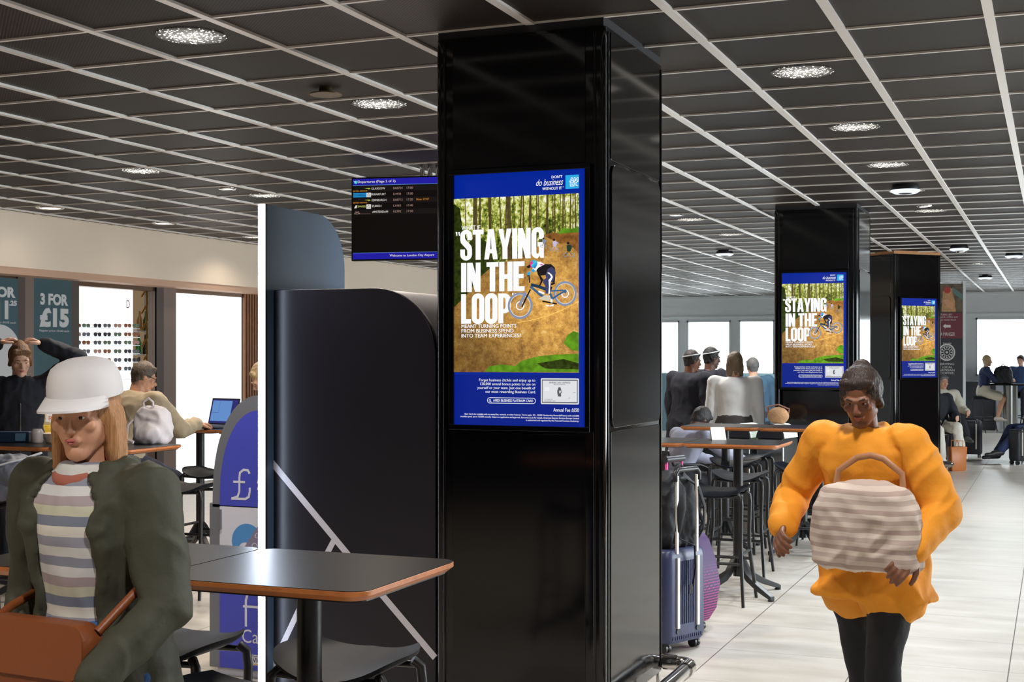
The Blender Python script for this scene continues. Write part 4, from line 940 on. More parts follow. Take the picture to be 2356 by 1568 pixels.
# snack stand between the woman and the passer-by
sp_ = at_depth(134, 12.2); e = empty('snack_stand', 'small stand of yellow packets with a red lettered card, behind the navy jacket', 'stand', (sp_.x, sp_.y, 0), YAW+.3)
MB().bb(-.16, .16, -.12, .12, 0, .86).obj('plinth', mat('stand_grey', (96,96,92), .6), e, bevel=.005)
MB().bb(-.17, .17, -.13, .13, .86, .90).obj('ledge', M_CREAM, e, bevel=.004); MB().bb(-.17, .17, .05, .13, 1.22, 1.29).obj('upper_ledge', mat('stand_red_brown', (150,96,64), .5), e)
MB().bb(-.17, .17, .115, .13, .9, 1.36).obj('back_board', mat('stand_cream', (226,214,170), .5), e)
a = Art(); a.poly([(-.11,1.01),(-.07,1.19),(.10,1.19),(.10,.98)], 0, 1); a.poly([(-.11,1.01),(-.09,1.12),(.10,1.07),(.10,.98)], 1, 2); a.text('NE', -.02, .07, 1.12, 1.165, 2, 3); a.text('RONE', -.08, .09, 1.02, 1.06, 2, 3)
a.obj('sign_card', [mat('card_yellow', (232,226,120), .5), M_WHITE, mat('card_red', (220,110,70), .5)], e, (0, -.05, 0))
pk = None
for r_ in range(3):
    for c_ in range(3):
        if pk is None:
            pk = MB().box((0,0,.04), (.085, .03, .08), None, 0, .8).obj('snack_packet', mat('packet_gold', (214,178,60), .35, var=.3, vscale=40), None, bevel=.008); o = pk
        else: o = pk.copy(); COL.objects.link(o)
        q = Matrix.Rotation(YAW+.3, 3, 'Z') @ Vector((-.10+c_*.10, -.09+r_*.035, 0)); o.location = (sp_.x+q.x, sp_.y+q.y, .90); o.rotation_euler = (0,0,YAW+.3)
        tag(o, 'gold snack packet in the %s row of the stand, %s' % (['front', 'middle', 'rear'][r_], ['left one', 'centre one', 'right one'][c_]), 'snack packet', 'gold packets on the snack stand')
# ------------------------------------------------------------------ people
def fold(me, amp, sc, seed=0):
    nrm = [v.normal.copy() for v in me.vertices]
    for v, n in zip(me.vertices, nrm):
        p = v.co; w = noise.noise(Vector((p.x*5+seed, p.y*5, p.z*5)))*.12; a_ = noise.noise(Vector(((p.x+w)*sc+seed, p.y*sc, (p.z+w+p.x*.5)*sc*.7)))
        q = 1.0-1.5*abs(a_)**.8 + .4*noise.noise(Vector((p.x*sc*2.6, p.y*sc*2.6+seed, p.z*sc*1.6)))
        v.co = p + n*q*amp
def fuse(mb, name, m, parent, vox, fold_amp=0, sc=14, seed=0, it=4):
    o = mb.obj(name, m, None)
    r = o.modifiers.new('r', 'REMESH'); r.mode = 'VOXEL'; r.voxel_size = vox; r.use_smooth_shade = True
    s_ = o.modifiers.new('s', 'SMOOTH'); s_.iterations = it; s_.factor = .5
    dg = bpy.context.evaluated_depsgraph_get(); me = bpy.data.meshes.new_from_object(o.evaluated_get(dg))
    old = o.data; o.modifiers.clear(); o.data = me; bpy.data.meshes.remove(old); me.name = name
    if fold_amp: fold(me, fold_amp, sc, seed)
    me.polygons.foreach_set('use_smooth', [True]*len(me.polygons))
    if not me.materials: me.materials.append(m)
    o.parent = parent; return o
def V3(*a): return Vector(a[0]) if len(a) == 1 else Vector(a)
def nz(v): return Vector(v).normalized()
def rot_to(d, fwd=(0,1,0)):      # matrix whose +Z is d, +Y near fwd
    z = nz(d); y = Vector(fwd) - z*Vector(fwd).dot(z); y = y.normalized() if y.length > 1e-4 else z.orthogonal().normalized()
    x = y.cross(z); M = Matrix((x, y, z)).transposed(); return M
def hand(mb, wrist, d, palm, side, s=1.0, curl=.35, thick=1.0):
    """palm along d, palm facing `palm`; thumb on the given side (+1/-1 of palm x d)"""
    z = nz(d); p = Vector(palm); p = (p - z*p.dot(z)).normalized(); x = z.cross(p)*side
    W = Vector(wrist); L = .085*s
    def P(a, b, c): return W + x*a*s + p*b*s + z*c*s
    mb.cap(W, P(0, 0, .03), .024*s, .028*s, 12, .62, x)
    for a in (-.026, -.009, .009, .026): mb.cap(P(a*.7, 0, .01), P(a, 0, .082), .014*s, .012*s, 8)
    for i, (a, l) in enumerate(((.030, .070), (.010, .078), (-.010, .073), (-.029, .058))):
        c1 = curl*(1+.12*i); b0 = P(a, 0, .082); d1 = z*math.cos(c1*.8)+p*math.sin(c1*.8); d2 = z*math.cos(c1*1.9)+p*math.sin(c1*1.9); d3 = z*math.cos(c1*2.8)+p*math.sin(c1*2.8)
        sp_ = x*(a*1.2); l *= s; r = .0088*s*thick
        b1 = b0+(d1+sp_)*l*.45; b2 = b1+(d2+sp_*.5)*l*.32; b3 = b2+d3*l*.25
        mb.cap(b0, b1, r*1.08, r, 8); mb.cap(b1, b2, r, r*.93, 8); mb.cap(b2, b3, r*.93, r*.8, 8)
    t0 = P(.026, .004, .018); t1 = t0 + nz(x*.75+z*.62+p*.35)*.038*s; t2 = t1 + nz(x*.35+z*.85+p*.35)*.032*s; t3 = t2 + nz(x*.1+z*.9+p*.4)*.022*s
    mb.cap(t0, t1, .014*s, .0115*s*thick, 8); mb.cap(t1, t2, .0115*s*thick, .010*s*thick, 8); mb.cap(t2, t3, .010*s*thick, .0085*s*thick, 8)
SKIN = {'fair': (222,176,150), 'tan': (200,148,118), 'brown': (122,78,54), 'dark': (84,54,40)}
def person(name, label, loc, yaw, h=1.70, pelvis=None, lean=4, side=0, legs=None, arms=None, head=(0, 0), skin='fair', hair=None, top=None, bottom=None, shoes=(30,30,32), vox=.009, male=False, extras=None, hands=(.35, .35), palms=None, coat=0.0, build=1.0, twist=0, coll=True, group=None):
    """forward is local +Y, right is +X. legs/arms: ((dir,dir),(dir,dir)) left then right, in the figure's own frame"""
    e = empty('person', label, 'person', (loc[0], loc[1], 0), yaw, group)
    k = h
    legs = legs or (((0,.02,-1), (0,-.02,-1)), ((0,.02,-1), (0,-.02,-1)))
    arms = arms or (((-.12,.0,-1), (-.05,.15,-1)), ((.12,.0,-1), (.05,.15,-1)))
    tl, sl, fh = .245*k, .246*k, .039*k
    if pelvis is None:
        pelvis = max(-(nz(l[0]).z*tl + nz(l[1]).z*sl) for l in legs) + fh
    T = nz((math.sin(math.radians(side)), math.sin(math.radians(lean)), math.cos(math.radians(lean))))
    Pv = Vector((0, 0, pelvis)); R = rot_to(T, (math.sin(math.radians(twist))*-1, math.cos(math.radians(twist)), 0)); X, Y = R.col[0], R.col[1]
    sw = (.108 if not male else .118)*k*build; hw = .054*k
    N = Pv + T*.288*k
    sh = [N - T*.012*k - X*sw, N - T*.012*k + X*sw]; hp = [Pv - Vector((hw,0,0)), Pv + Vector((hw,0,0))]
    kn = [hp[i] + nz(legs[i][0])*tl for i in (0, 1)]; an = [kn[i] + nz(legs[i][1])*sl for i in (0, 1)]
    ua, fa = .168*k, .150*k
    el = [sh[i] + nz(arms[i][0])*ua for i in (0, 1)]; wr = [el[i] + nz(arms[i][1])*fa for i in (0, 1)]
    hy, hpt = math.radians(head[0]), math.radians(head[1])
    Hf = Vector((-math.sin(hy)*math.cos(hpt), math.cos(hy)*math.cos(hpt), -math.sin(hpt))) ; Hf = (R @ Hf)
    Hu = (R @ Vector((-math.sin(hy)*math.sin(hpt), math.cos(hy)*math.sin(hpt), math.cos(hpt)))); HX = Hf.cross(Hu)
    HM = Matrix((HX, Hf, Hu)).transposed()
    Nk = N + T*.035*k; Hc = N + T*.047*k + Hu*.052*k + Hf*.010*k     # head centre
    hd = .0665*k/1.0                                               # half head height
    def H(x, y, z): return Hc + HM @ Vector((x*hd, y*hd, z*hd))
    def torso(mb, inf=0.0, top_=1.0, low=-.05, hem=None, wide=1.0):
        prof = [(-.055, .075, .062), (-.02, .094, .070), (.0, .100, .074), (.05, .094, .066), (.105, .080*(1.08 if male else .97), .057), (.17, .088, .062), (.225, .100*(1.05 if male else 1), .068), (.262, .104, .062), (.288, .080, .048), (.306, .044, .038)]
        rings = []
        for (t, rx, ry) in prof:
            if t < low: continue
            c = Pv + T*t*k if t > 0 else Pv + Vector((0,0,t*k)); bx_ = X if t > .05 else Vector((1,0,0)); by_ = Y if t > .05 else Vector((0,1,0))
            rx_ = rx*k*build*wide+inf; ry_ = ry*k*build+inf
            rings.append([c + bx_*math.cos(2*PI*j/20)*rx_ + by_*math.sin(2*PI*j/20)*ry_ for j in range(20)])
        if hem:
            r0 = rings[0]; c0 = sum(r0, Vector())/20; mid = (kn[0]+kn[1])/2; d = (mid-Pv); d = d/abs(d.z) if abs(d.z) > .3*d.length else nz(d)
            c1 = Pv + d*hem; spread = abs(kn[0].x-kn[1].x)*.25
            rings.insert(0, [c1 + (p-c0)*1.12 + Vector((math.copysign(spread, (p-c0).x), 0, 0)) for p in r0])
        mb.loft(rings)
    # --- one continuous body
    b = MB(); torso(b)
    for i, s_ in ((0, -1), (1, 1)):
        b.cap(sh[i], el[i], .030*k*build, .0235*k*build, 12); m_ = el[i].lerp(wr[i], .3); b.cap(el[i], m_, .0235*k*build, .0225*k*build, 12); b.cap(m_, wr[i], .0225*k*build, .0150*k, 12)
        b.cap(N - T*.02*k + X*s_*sw*.35, sh[i], .034*k, .031*k*build, 12)
        b.cap(hp[i], hp[i].lerp(kn[i], .5), .054*k*build, .044*k*build, 14); b.cap(hp[i].lerp(kn[i], .5), kn[i], .044*k*build, .031*k, 14)
        bk = nz(legs[i][1]).cross(Vector((1,0,0))); calf = kn[i].lerp(an[i], .32) + bk*.008*k
        b.cap(kn[i], calf, .031*k, .033*k*build, 12); b.cap(calf, an[i], .033*k*build, .019*k, 12)
        hnd = nz(wr[i]-el[i]); pal = palms[i] if palms else (-s_, .15, -.1)
        hand(b, wr[i], hnd if not (extras and extras.get('hdir')) else nz(extras['hdir'][i]), pal, 1 if i == 0 else -1, k/1.72, hands[i], 1.12 if vox < .0065 else 1.25)
    ft = []
    for i in (0, 1):
        f = extras.get('foot', (None, None))[i] if extras else None
        f = nz(f) if f else nz((0, 1, -.02)); ft.append(f)
        b.cap(an[i], an[i] + f*.07*k + Vector((0,0,-.020*k)), .021*k, .019*k, 10, .8); b.cap(an[i]+Vector((0,0,-.02*k)), an[i] + f*.105*k + Vector((0,0,-.026*k)), .018*k, .012*k, 10, .7)
    b.cap(N - T*.01*k, Hc - Hu*.03*k - Hf*.012*k, .034*k*(1.08 if male else .9), .030*k*(1.08 if male else .92), 14)
    b.ell(H(0, -.12, .18), (.60*hd*1.06, .74*hd, .80*hd), HM, 24, 16); b.ell(H(0, .10, -.22), (.52*hd, .60*hd, .70*hd), HM, 22, 14)     # skull, face
    b.cap(H(-.34, .02, -.48), H(-.10, .46, -.78), .19*hd, .17*hd, 10); b.cap(H(.34, .02, -.48), H(.10, .46, -.78), .19*hd, .17*hd, 10)   # jaw
    b.cap(H(0, .50, -.80), H(0, .54, -.74), .17*hd, .15*hd, 10)                                                                   # chin
    b.cap(H(0, .66, .10), H(0, .84, -.20), .065*hd, .095*hd, 10); b.cap(H(-.09, .76, -.24), H(.09, .76, -.24), .065*hd, .065*hd, 8)   # nose
    b.cap(H(-.34, .60, .17), H(-.06, .68, .15), .09*hd, .08*hd, 8); b.cap(H(.34, .60, .17), H(.06, .68, .15), .09*hd, .08*hd, 8)      # brow
    for s_ in (-1, 1):
        b.cap(H(s_*.13, .60, .095), H(s_*.35, .545, .085), .05*hd, .045*hd, 8); b.cap(H(s_*.15, .60, -.04), H(s_*.33, .55, -.035), .035*hd, .035*hd, 8)
        b.ell(H(s_*.34, .50, -.16), (.17*hd, .15*hd, .15*hd), HM, 12, 8)                                                          # cheek
        b.ell(H(s_*.62, -.06, -.04), (.055*hd, .13*hd, .19*hd), HM, 10, 8)                                                        # ear
    b.cap(H(-.14, .66, -.46), H(.14, .66, -.46), .075*hd, .075*hd, 8)
    sk = mat('skin_'+skin, SKIN[skin], .5, var=.06, vscale=8)
    fuse(b, 'body', sk, e, vox if vox < .0065 else min(vox, .0078), it=3)
    # --- face details
    fc = MB()
    for s_ in (-1, 1): fc.ell(H(s_*.235, .572, .03), (.082*hd, .07*hd, .042*hd), HM, 12, 8)
    if not (extras and extras.get('noface')):
        fc.obj('eyes', mat('eye_white', (226,220,214), .25), e, smooth=60)
        fc = MB()
        for s_ in (-1, 1): fc.ell(H(s_*.235, .625, .03), (.046*hd, .026*hd, .042*hd), HM, 10, 8)
        fc.obj('irises', mat('iris_dark', (44,32,26), .2), e, smooth=60)
        fc = MB()
        for s_ in (-1, 1): fc.tube([H(s_*.12, .735, .19), H(s_*.26, .70, .235), H(s_*.38, .58, .19)], [.028*hd, .032*hd, .016*hd], 6)
        fc.obj('eyebrows', mat('brow_'+str(hair[1]), hair[1], .6), e, smooth=60)
        fc = MB().tube([H(-.17, .655, -.455), H(-.08, .735, -.44), H(0, .745, -.45), H(.08, .735, -.44), H(.17, .655, -.455)], [.012*hd, .034*hd, .036*hd, .034*hd, .012*hd], 8).tube([H(-.14, .66, -.49), H(0, .74, -.515), H(.14, .66, -.49)], [.014*hd, .040*hd, .014*hd], 8)
        fc.obj('lips', mat('lips', (176,96,88), .4), e, smooth=60)
    # --- hair: (style, colour)
    if hair:
        hm = mat('hair_'+str(hair[1]), hair[1], .55, var=.25, vscale=60, bump=.5, bscale=60); hb = MB(); st = hair[0]
        if not hm.get('st'): strands(hm); hm['st'] = 1
        hb.ell(H(0, -.20, .27), (.70*hd, .76*hd, .83*hd), HM, 22, 14); 
        if st != 'short': hb.cap(H(-.52, .12, .30), H(-.62, -.05, -.30), .15*hd, .12*hd, 8); hb.cap(H(.52, .12, .30), H(.62, -.05, -.30), .15*hd, .12*hd, 8)
        hb.cap(H(-.40, .36, .66), H(.40, .36, .66), .17*hd, .17*hd, 8); hb.ell(H(0, -.42, -.18), (.54*hd, .36*hd, .52*hd), HM, 14, 10)
        if st == 'long':
            for s_ in (-1, -.5, 0, .5, 1): hb.cap(H(s_*.52, -.34+.1*abs(s_), -.1), H(s_*.62, -.46+.30*abs(s_), -2.0-.25*(1-abs(s_))), .30*hd, .16*hd, 10)
            for s_ in (-1, 1): hb.cap(H(s_*.62, -.02, -.2), H(s_*.66, .12, -1.9), .16*hd, .13*hd, 8)
        if st == 'bun': hb.ell(H(.0, -.55, .85), (.33*hd, .33*hd, .30*hd), HM, 14, 10)
        if st == 'pony':
            hb.cap(H(0, -.80, .45), H(0, -1.15, .10), .16*hd, .22*hd, 10); hb.cap(H(0, -1.15, .10), H(.0, -1.05, -1.1), .22*hd, .08*hd, 10)
        if st == 'bob':
            for s_ in (-1, -.5, 0, .5, 1): hb.cap(H(s_*.50, -.30+.1*abs(s_), -.1), H(s_*.58, -.40+.30*abs(s_), -.95), .30*hd, .20*hd, 10)
        fuse(hb, 'hair', hm, e, .0065 if vox < .0065 else .009, .004, 40, 3, 2)
    cv = max(vox*1.25, .0085)
    if extras and extras.get('band'):
        MB().tube([H(.76*math.cos(2*PI*j/24), -.18+.84*math.sin(2*PI*j/24), .55+.30*math.sin(2*PI*j/24)) for j in range(25)], .006, 6).obj('headband', M_WHITE, e, smooth=60)
    # --- clothes
    if bottom:
        col, kind = bottom; c = MB(); i_ = .012
        r0 = []
        for (t, rx, ry) in ((-.05, .080, .068), (-.02, .096, .073), (0, .102, .077), (.05, .097, .070), (.085, .088, .064)):
            cc = Pv + (T*t*k if t > 0 else Vector((0,0,t*k))); r0.append([cc + Vector((math.cos(2*PI*j/20)*(rx*k*build+i_), math.sin(2*PI*j/20)*(ry*k*build+i_), 0)) for j in range(20)])
        c.loft(r0)
        for i in (0, 1):
            m_ = hp[i].lerp(kn[i], .5); c.cap(hp[i], m_, .060*k*build, .052*k*build, 14)
            if kind == 'shorts': c.cap(m_, hp[i].lerp(kn[i], .78), .052*k*build, .050*k*build, 14)
            else:
                wid = {'trousers': .034, 'slim': .025, 'wide': .046}[kind]; end = kn[i].lerp(an[i], .93)
                c.cap(m_, kn[i], .052*k*build, (.040 if kind != 'slim' else .035)*k, 14); bk = nz(legs[i][1]).cross(Vector((1,0,0)))
                c.cap(kn[i], kn[i].lerp(an[i], .35)+bk*.006*k, (.040 if kind != 'slim' else .035)*k, (.041 if kind != 'slim' else .036)*k, 14); c.cap(kn[i].lerp(an[i], .35)+bk*.006*k, end, (.041 if kind != 'slim' else .036)*k, wid*k, 14)
        fuse(c, 'trousers' if kind != 'shorts' else 'shorts', col if not isinstance(col, tuple) else mat('cloth_'+str(col), col, .85, bump=.15, bscale=220), e, cv, .008, 9, 5)
    if top:
        col, kind = top; c = MB(); i_ = {'coat': .020, 'shirt': .013, 'jacket': .022}[kind]; hem = coat*k if coat else None
        torso(c, i_, hem=hem); sl_ = extras.get('sleeve', 1.0) if extras else 1.0
        for i, s_ in (((0, -1), (1, 1)) if sl_ > 0 else ()):
            ex = i_*.75; c.cap(N - T*.02*k + X*s_*sw*.35, sh[i], .034*k+ex*.5, .034*k*build+ex, 12); c.cap(sh[i], el[i], .034*k*build+ex, .029*k*build+ex, 14)
            if sl_ > .5: c.cap(el[i], el[i].lerp(wr[i], min((sl_-.5)*2*.96, .96)), .029*k*build+ex, .021*k+ex*.8, 14)
        if hem:
            for i in (0, 1): c.cap(hp[i], hp[i]+nz(legs[i][0])*hem*.85, .064*k*build+.022, .062*k*build+.03, 14)
        if coll: c.tube([N + T*.012*k + X*math.cos(2*PI*j/14)*.040*k + Y*(math.sin(2*PI*j/14)*.036*k) + T*.008*k*math.cos(2*PI*j/14+PI/2)*-1 for j in range(15)], .011*k, 8)
        fuse(c, {'coat': 'coat', 'shirt': 'shirt', 'jacket': 'jacket'}[kind], col if not isinstance(col, tuple) else mat('cloth_'+str(col), col, .85, bump=.15, bscale=220), e, cv, {'coat': .014, 'jacket': .011, 'shirt': .006}[kind], {'coat': 8, 'jacket': 10, 'shirt': 10}[kind], 11)
    if shoes:
        for i in (0, 1):
            c = MB(); f = ft[i]; up = Vector((0,0,1)) - f*f.z
            c.cap(an[i]-f*.012*k+Vector((0,0,-.012*k)), an[i] + f*.05*k - up*.014*k, .030*k, .026*k, 12, .85); c.cap(an[i]-f*.015*k-up*.023*k, an[i] + f*.112*k - up*.026*k, .021*k, .020*k, 12, .8)
            c.cap(an[i] + f*.06*k - up*.022*k, an[i] + f*.108*k - up*.026*k, .028*k, .022*k, 12, .6)
            fuse(c, 'shoe', mat('shoe_'+str(shoes), shoes, .45), e, .007, 0)
    return e, dict(H=H, hd=hd, sh=sh, el=el, wr=wr, hp=hp, kn=kn, an=an, N=N, T=T, Pv=Pv, X=X, Y=Y, HM=HM, k=k)
def face_to(dx, dy): return math.atan2(-dx, dy)       # yaw that turns local +Y towards (dx, dy)
CAMF = Vector((-SB, CB)); CAMR = Vector((CB, SB))
def yaw_cam(right, away):                             # face along (right, away) as the camera sees it
    d = CAMR*right + CAMF*away; return face_to(d.x, d.y)
def striped(name, cols, freq=26, wob=.02):
    m = mat(name, cols[0], .85); N, L, b = nodes(m); tc = N.new('ShaderNodeTexCoord'); sp = N.new('ShaderNodeSeparateXYZ')
    n = N.new('ShaderNodeTexNoise'); n.inputs['Scale'].default_value = 6; L.new(tc.outputs['Object'], n.inputs['Vector'])
    L.new(tc.outputs['Object'], sp.inputs[0]); v = MathN(N, L, 'FRACT', MathN(N, L, 'MULTIPLY', MathN(N, L, 'ADD', sp.outputs[2], MathN(N, L, 'MULTIPLY', n.outputs['Fac'], wob)), freq/len(cols)))
    cr = N.new('ShaderNodeValToRGB'); cr.color_ramp.interpolation = 'CONSTANT'; e = cr.color_ramp.elements
    e[0].position = 0; e[0].color = (*lin(cols[0]), 1); e[1].position = 1/len(cols); e[1].color = (*lin(cols[1]), 1)
    for i in range(2, len(cols)): q = e.new(i/len(cols)); q.color = (*lin(cols[i]), 1)
    L.new(v, cr.inputs[0]); L.new(cr.outputs[0], b.inputs['Base Color']); return m

# passer-by at the left: white cap, olive jacket open over a striped jumper
pz = at_depth(240, 3.27)
M_KNIT = striped('striped_knit', [(206,208,206), (150,152,168), (214,212,204), (120,128,146), (196,196,176), (168,156,160), (210,212,214), (138,142,158)], 42)
w1, J = person('person', 'woman in a white cap and olive jacket over a striped jumper, walking at left', (pz.x, pz.y), yaw_cam(-.45, -.9), 1.62, None, 5, 0,
    legs=(((-.03,.30,-1), (0,-.05,-1)), ((.03,-.20,-1), (0,-.45,-1))), arms=(((-.28,.10,-1), (.25,.75,-.62)), ((.22,-.16,-1), (-.20,.55,-.85))), head=(18, 4), skin='tan', hair=('long', (176,128,84)),
    top=(M_KNIT, 'shirt'), bottom=((48,84,138), 'slim'), shoes=(210,208,204), vox=.0046, extras={'sleeve': 0}, hands=(.5, .4), palms=((.6,.2,-.6), (-.6,.2,-.2)))
def open_jacket(e, J, m, hem=.11, inf=.020, name='jacket'):
    """a jacket hanging open at the front: back and side cloth, two sleeves"""
    k = J['k']; X, Y, T, Pv, N = J['X'], J['Y'], J['T'], J['Pv'], J['N']; c = MB(); rings = []; rin = []
    for (t, rx, ry) in ((-hem, .112, .090), (-.03, .106, .086), (.0, .104, .080), (.06, .097, .070), (.105, .086, .062), (.17, .092, .066), (.225, .102, .071), (.262, .104, .066), (.288, .080, .052), (.304, .050, .044)):
        a0, a1 = math.radians(90+34), math.radians(450-34); c_ = Pv + T*t*k
        o = [c_ + X*math.cos(a0+(a1-a0)*j/26)*(rx*k+inf) + Y*math.sin(a0+(a1-a0)*j/26)*(ry*k+inf) for j in range(27)]
        q = [c_ + X*math.cos(a0+(a1-a0)*j/26)*(rx*k+inf-.013) + Y*math.sin(a0+(a1-a0)*j/26)*(ry*k+inf-.014) for j in range(26, -1, -1)]
        rings.append(o+q)
    c.loft(rings)
    for i, s_ in ((0, -1), (1, 1)):
        c.cap(N - T*.022*k + X*s_*.05*k, J['sh'][i]-T*.004*k, .039*k, .043*k, 12); c.cap(J['sh'][i]-T*.004*k, J['el'][i], .043*k, .036*k, 14); c.cap(J['el'][i], J['el'][i].lerp(J['wr'][i], .93), .034*k, .027*k, 14)
        y0 = Y*(.050*k+inf); c.cap(N + T*.004*k + X*s_*.052*k + Y*.020*k, Pv + T*.235*k + X*s_*.066*k + Y*(.050*k+inf), .024, .030, 12, .30, X); c.cap(Pv + T*.235*k + X*s_*.066*k + Y*(.050*k+inf), Pv + T*.14*k + X*s_*.066*k + Y*(.048*k+inf), .030, .012, 12, .30, X)
    c.tube([N + T*.016*k + X*math.cos(math.radians(a_))*.056*k + Y*math.sin(math.radians(a_))*.050*k for a_ in range(150, 391, 20)], .026, 10, ry=.8)
    return fuse(c, name, m, e, .008, .009, 11, 2, 3)
open_jacket(w1, J, mat('olive_jacket', (58,60,46), .7, bump=.1, bscale=90), .10)
H, hd = J['H'], J['hd']
c = MB(); c.loft([[H(.79*q*math.cos(2*PI*j/28), -.17+.94*q*math.sin(2*PI*j/28), z_) for j in range(28)] for z_, q in ((.40,.93), (.38,.99), (.46,1.0), (.66,.985), (.86,.93), (1.03,.83), (1.13,.66), (1.20,.42), (1.22,.08))])
rings = []
for (rr, zz_) in ((.60, .40), (.80, .36), (.95, .40)): pass
br = MB()
for j in range(13):
    a_ = PI*(j/12); 
P_ = [[H(.70*math.cos(PI*j/12), .20+(.50+.80*q)*math.sin(PI*j/12), .46-.12*q*q+(.10*math.cos(PI*j/12)**2)*-q+dz_) for j in range(13)] for q, dz_ in ((0,0),(.35,0),(.7,0),(1,0),(1,-.05),(.7,-.05),(.35,-.05),(0,-.05))]
br.loft(P_, False, 0, False)
c.v += br.v and []
cap_o = c.obj('cap', mat('white_cap', (226,224,226), .7), w1, smooth=60); br.obj('cap_brim', mat('white_cap', (226,224,226)), w1, smooth=40)
# scarf-pink neckline
MB().tube([J['N'] + J['T']*.015 + J['X']*math.cos(2*PI*j/24)*.066 + J['Y']*(.012+math.sin(2*PI*j/24)*.064) - J['T']*(.022*math.sin(2*PI*j/24)-.012) for j in range(25)], .019, 10).obj('scarf', mat('rust_scarf', (168,100,84), .9, bump=.2, bscale=80), w1, smooth=60)
# her brown belt bag, held in front
k = J['k']; bagm = mat('brown_leather', (136,74,38), .42, bump=.08, bscale=120)
bg = empty('shoulder_bag', 'brown leather bag in front of the hips of the woman in the olive jacket', 'bag', (pz.x, pz.y, 0), w1.rotation_euler.z)
b = MB()
pts = rrect(-.17, .17, -.10, .10, .05, 5); b.loft([[Vector((p[0]*s_, .205+dy+(-.25*p[0]*p[0]), .90+p[1]*s_)) for p in pts] for dy, s_ in ((-.03, .94), (-.02, 1), (.03, 1), (.045, .94))])
b.obj('pouch', bagm, bg, smooth=50)
b = MB(); pts = rrect(-.172, .172, -.02, .105, .04, 5); b.loft([[Vector((p[0], .254+dy-.25*p[0]*p[0], .90+p[1])) for p in pts] for dy in (0, .006)]); b.obj('flap', bagm, bg, smooth=40)
MB().tube([(-.16,.19,.98), (-.19,.10,1.06), (-.20,-.02,1.12), (-.10,-.155,1.14), (.08,-.155,1.10), (.19,-.04,1.04), (.18,.12,1.0), (.16,.19,.98)], .011, 8).obj('strap', bagm, bg, smooth=60)

# woman in a navy bomber with both hands in her hair
p = at_depth(44, 9.7)
w2, J = person('person', 'woman in a dark navy bomber jacket with both hands raised to her hair, left edge', (p.x, p.y), face_to(-p.x+.9, -p.y), 1.72, None, 2, 0,
    arms=(((-.66,.08,.60), (.90,-.14,.40)), ((.62,.08,.64), (-.90,-.14,.36))), head=(6, 16), skin='fair', hair=('bun', (120,84,52)), top=((34,38,50), 'jacket'), bottom=((40,44,56), 'slim'), vox=.0075, hands=(.5, .5), palms=((.2,.1,-.9), (-.2,.1,-.9)))
w2.children  # bomber details
MB().tube([J['N']+J['Y']*.095-J['T']*.02, J['Pv']+J['T']*.20*J['k']+J['Y']*.142, J['Pv']+J['T']*.10*J['k']+J['Y']*.128, J['Pv']+J['Y']*.152+J['T']*.01], .006, 6).obj('zip', M_STEEL, w2)

# seated man in a beige jacket typing on a laptop
man, J = person('person', 'grey-haired man in glasses and beige jacket sitting at the laptop', (-6.53, 8.30), face_to(.12, 1), 1.76, .80, 20, 0,
    legs=(((-.22,.9,-.35), (0,-.1,-1)), ((.22,.9,-.35), (0,-.1,-1))), arms=(((-.25,.62,-.75), (.25,.95,.12)), ((.25,.62,-.75), (-.22,.95,.12))), head=(-38, 6), skin='tan', hair=('short', (92,78,66)), male=True,
    top=((176,160,134), 'jacket'), bottom=((44,48,66), 'trousers'), vox=.0085, extras={'hdir': ((0,1,-.05), (0,1,-.05))}, palms=((0,0,-1), (0,0,-1)), hands=(.3,.3))
H = J['H']; hd = J['hd']; g = MB()
for s_ in (-1, 1):
    g.tube([H(s_*.25+.17*math.cos(2*PI*j/14), .74-.02*abs(s_), .02+.13*math.sin(2*PI*j/14)) for j in range(15)], .0018, 6); g.tube([H(s_*.42, .72, .06), H(s_*.66, .0, .06)], .0022, 6)
g.tube([H(-.08,.76,.04), H(.08,.76,.04)], .002, 6); g.obj('glasses', M_PLASTIC, man)
# laptop, cup
lp = empty('laptop', 'open laptop with a blue screen on the high table before the lit panel', 'laptop', (-6.33, 9.20, 1.0225), face_to(.0, -1)+PI-.25)
MB().bb(-.16, .16, -.11, .11, .002, .016).obj('keyboard_base', M_DGREY, lp, bevel=.003)
R = Matrix.Rotation(math.radians(-14), 3, 'X'); MB().box(Vector((0, .115, .016))+R@Vector((0,0,.11)), (.33, .008, .22), R).obj('lid', M_PLASTIC, lp, bevel=.003)
a = Art(); a.rect(-.155, .155, .012, .210, 0, 1); a.rect(-.145, .085, .03, .20, 1, 2); a.stroke([(-.145,.10),(-.06,.10),(-.06,.20)], .002, 0, 3)
a.obj('screen_panel', [em('laptop_indigo', (40,40,110)), em('laptop_sky', (96,140,200))], lp, Vector((0, .1105, .016)), rot=(math.radians(-14), 0, 0))
cu = empty('coffee_cup', 'blue paper cup with a black lid beside the laptop', 'cup', (-6.03, 9.12, 1.0225))
MB().lathe([(.001, 0), (.030, 0), (.041, .10), (.001, .10)], n=24).obj('paper_cup', mat('cup_blue', (50,62,150), .5), cu, smooth=50)
MB().lathe([(.029, -.0), (.034, .035), (.031, .035)], n=24).obj('dark_band', M_PLASTIC, cu, smooth=50); MB().lathe([(.043, .10), (.043, .108), (.036, .118), (.001, .118)], n=24).obj('lid', M_PLASTIC, cu, smooth=50)
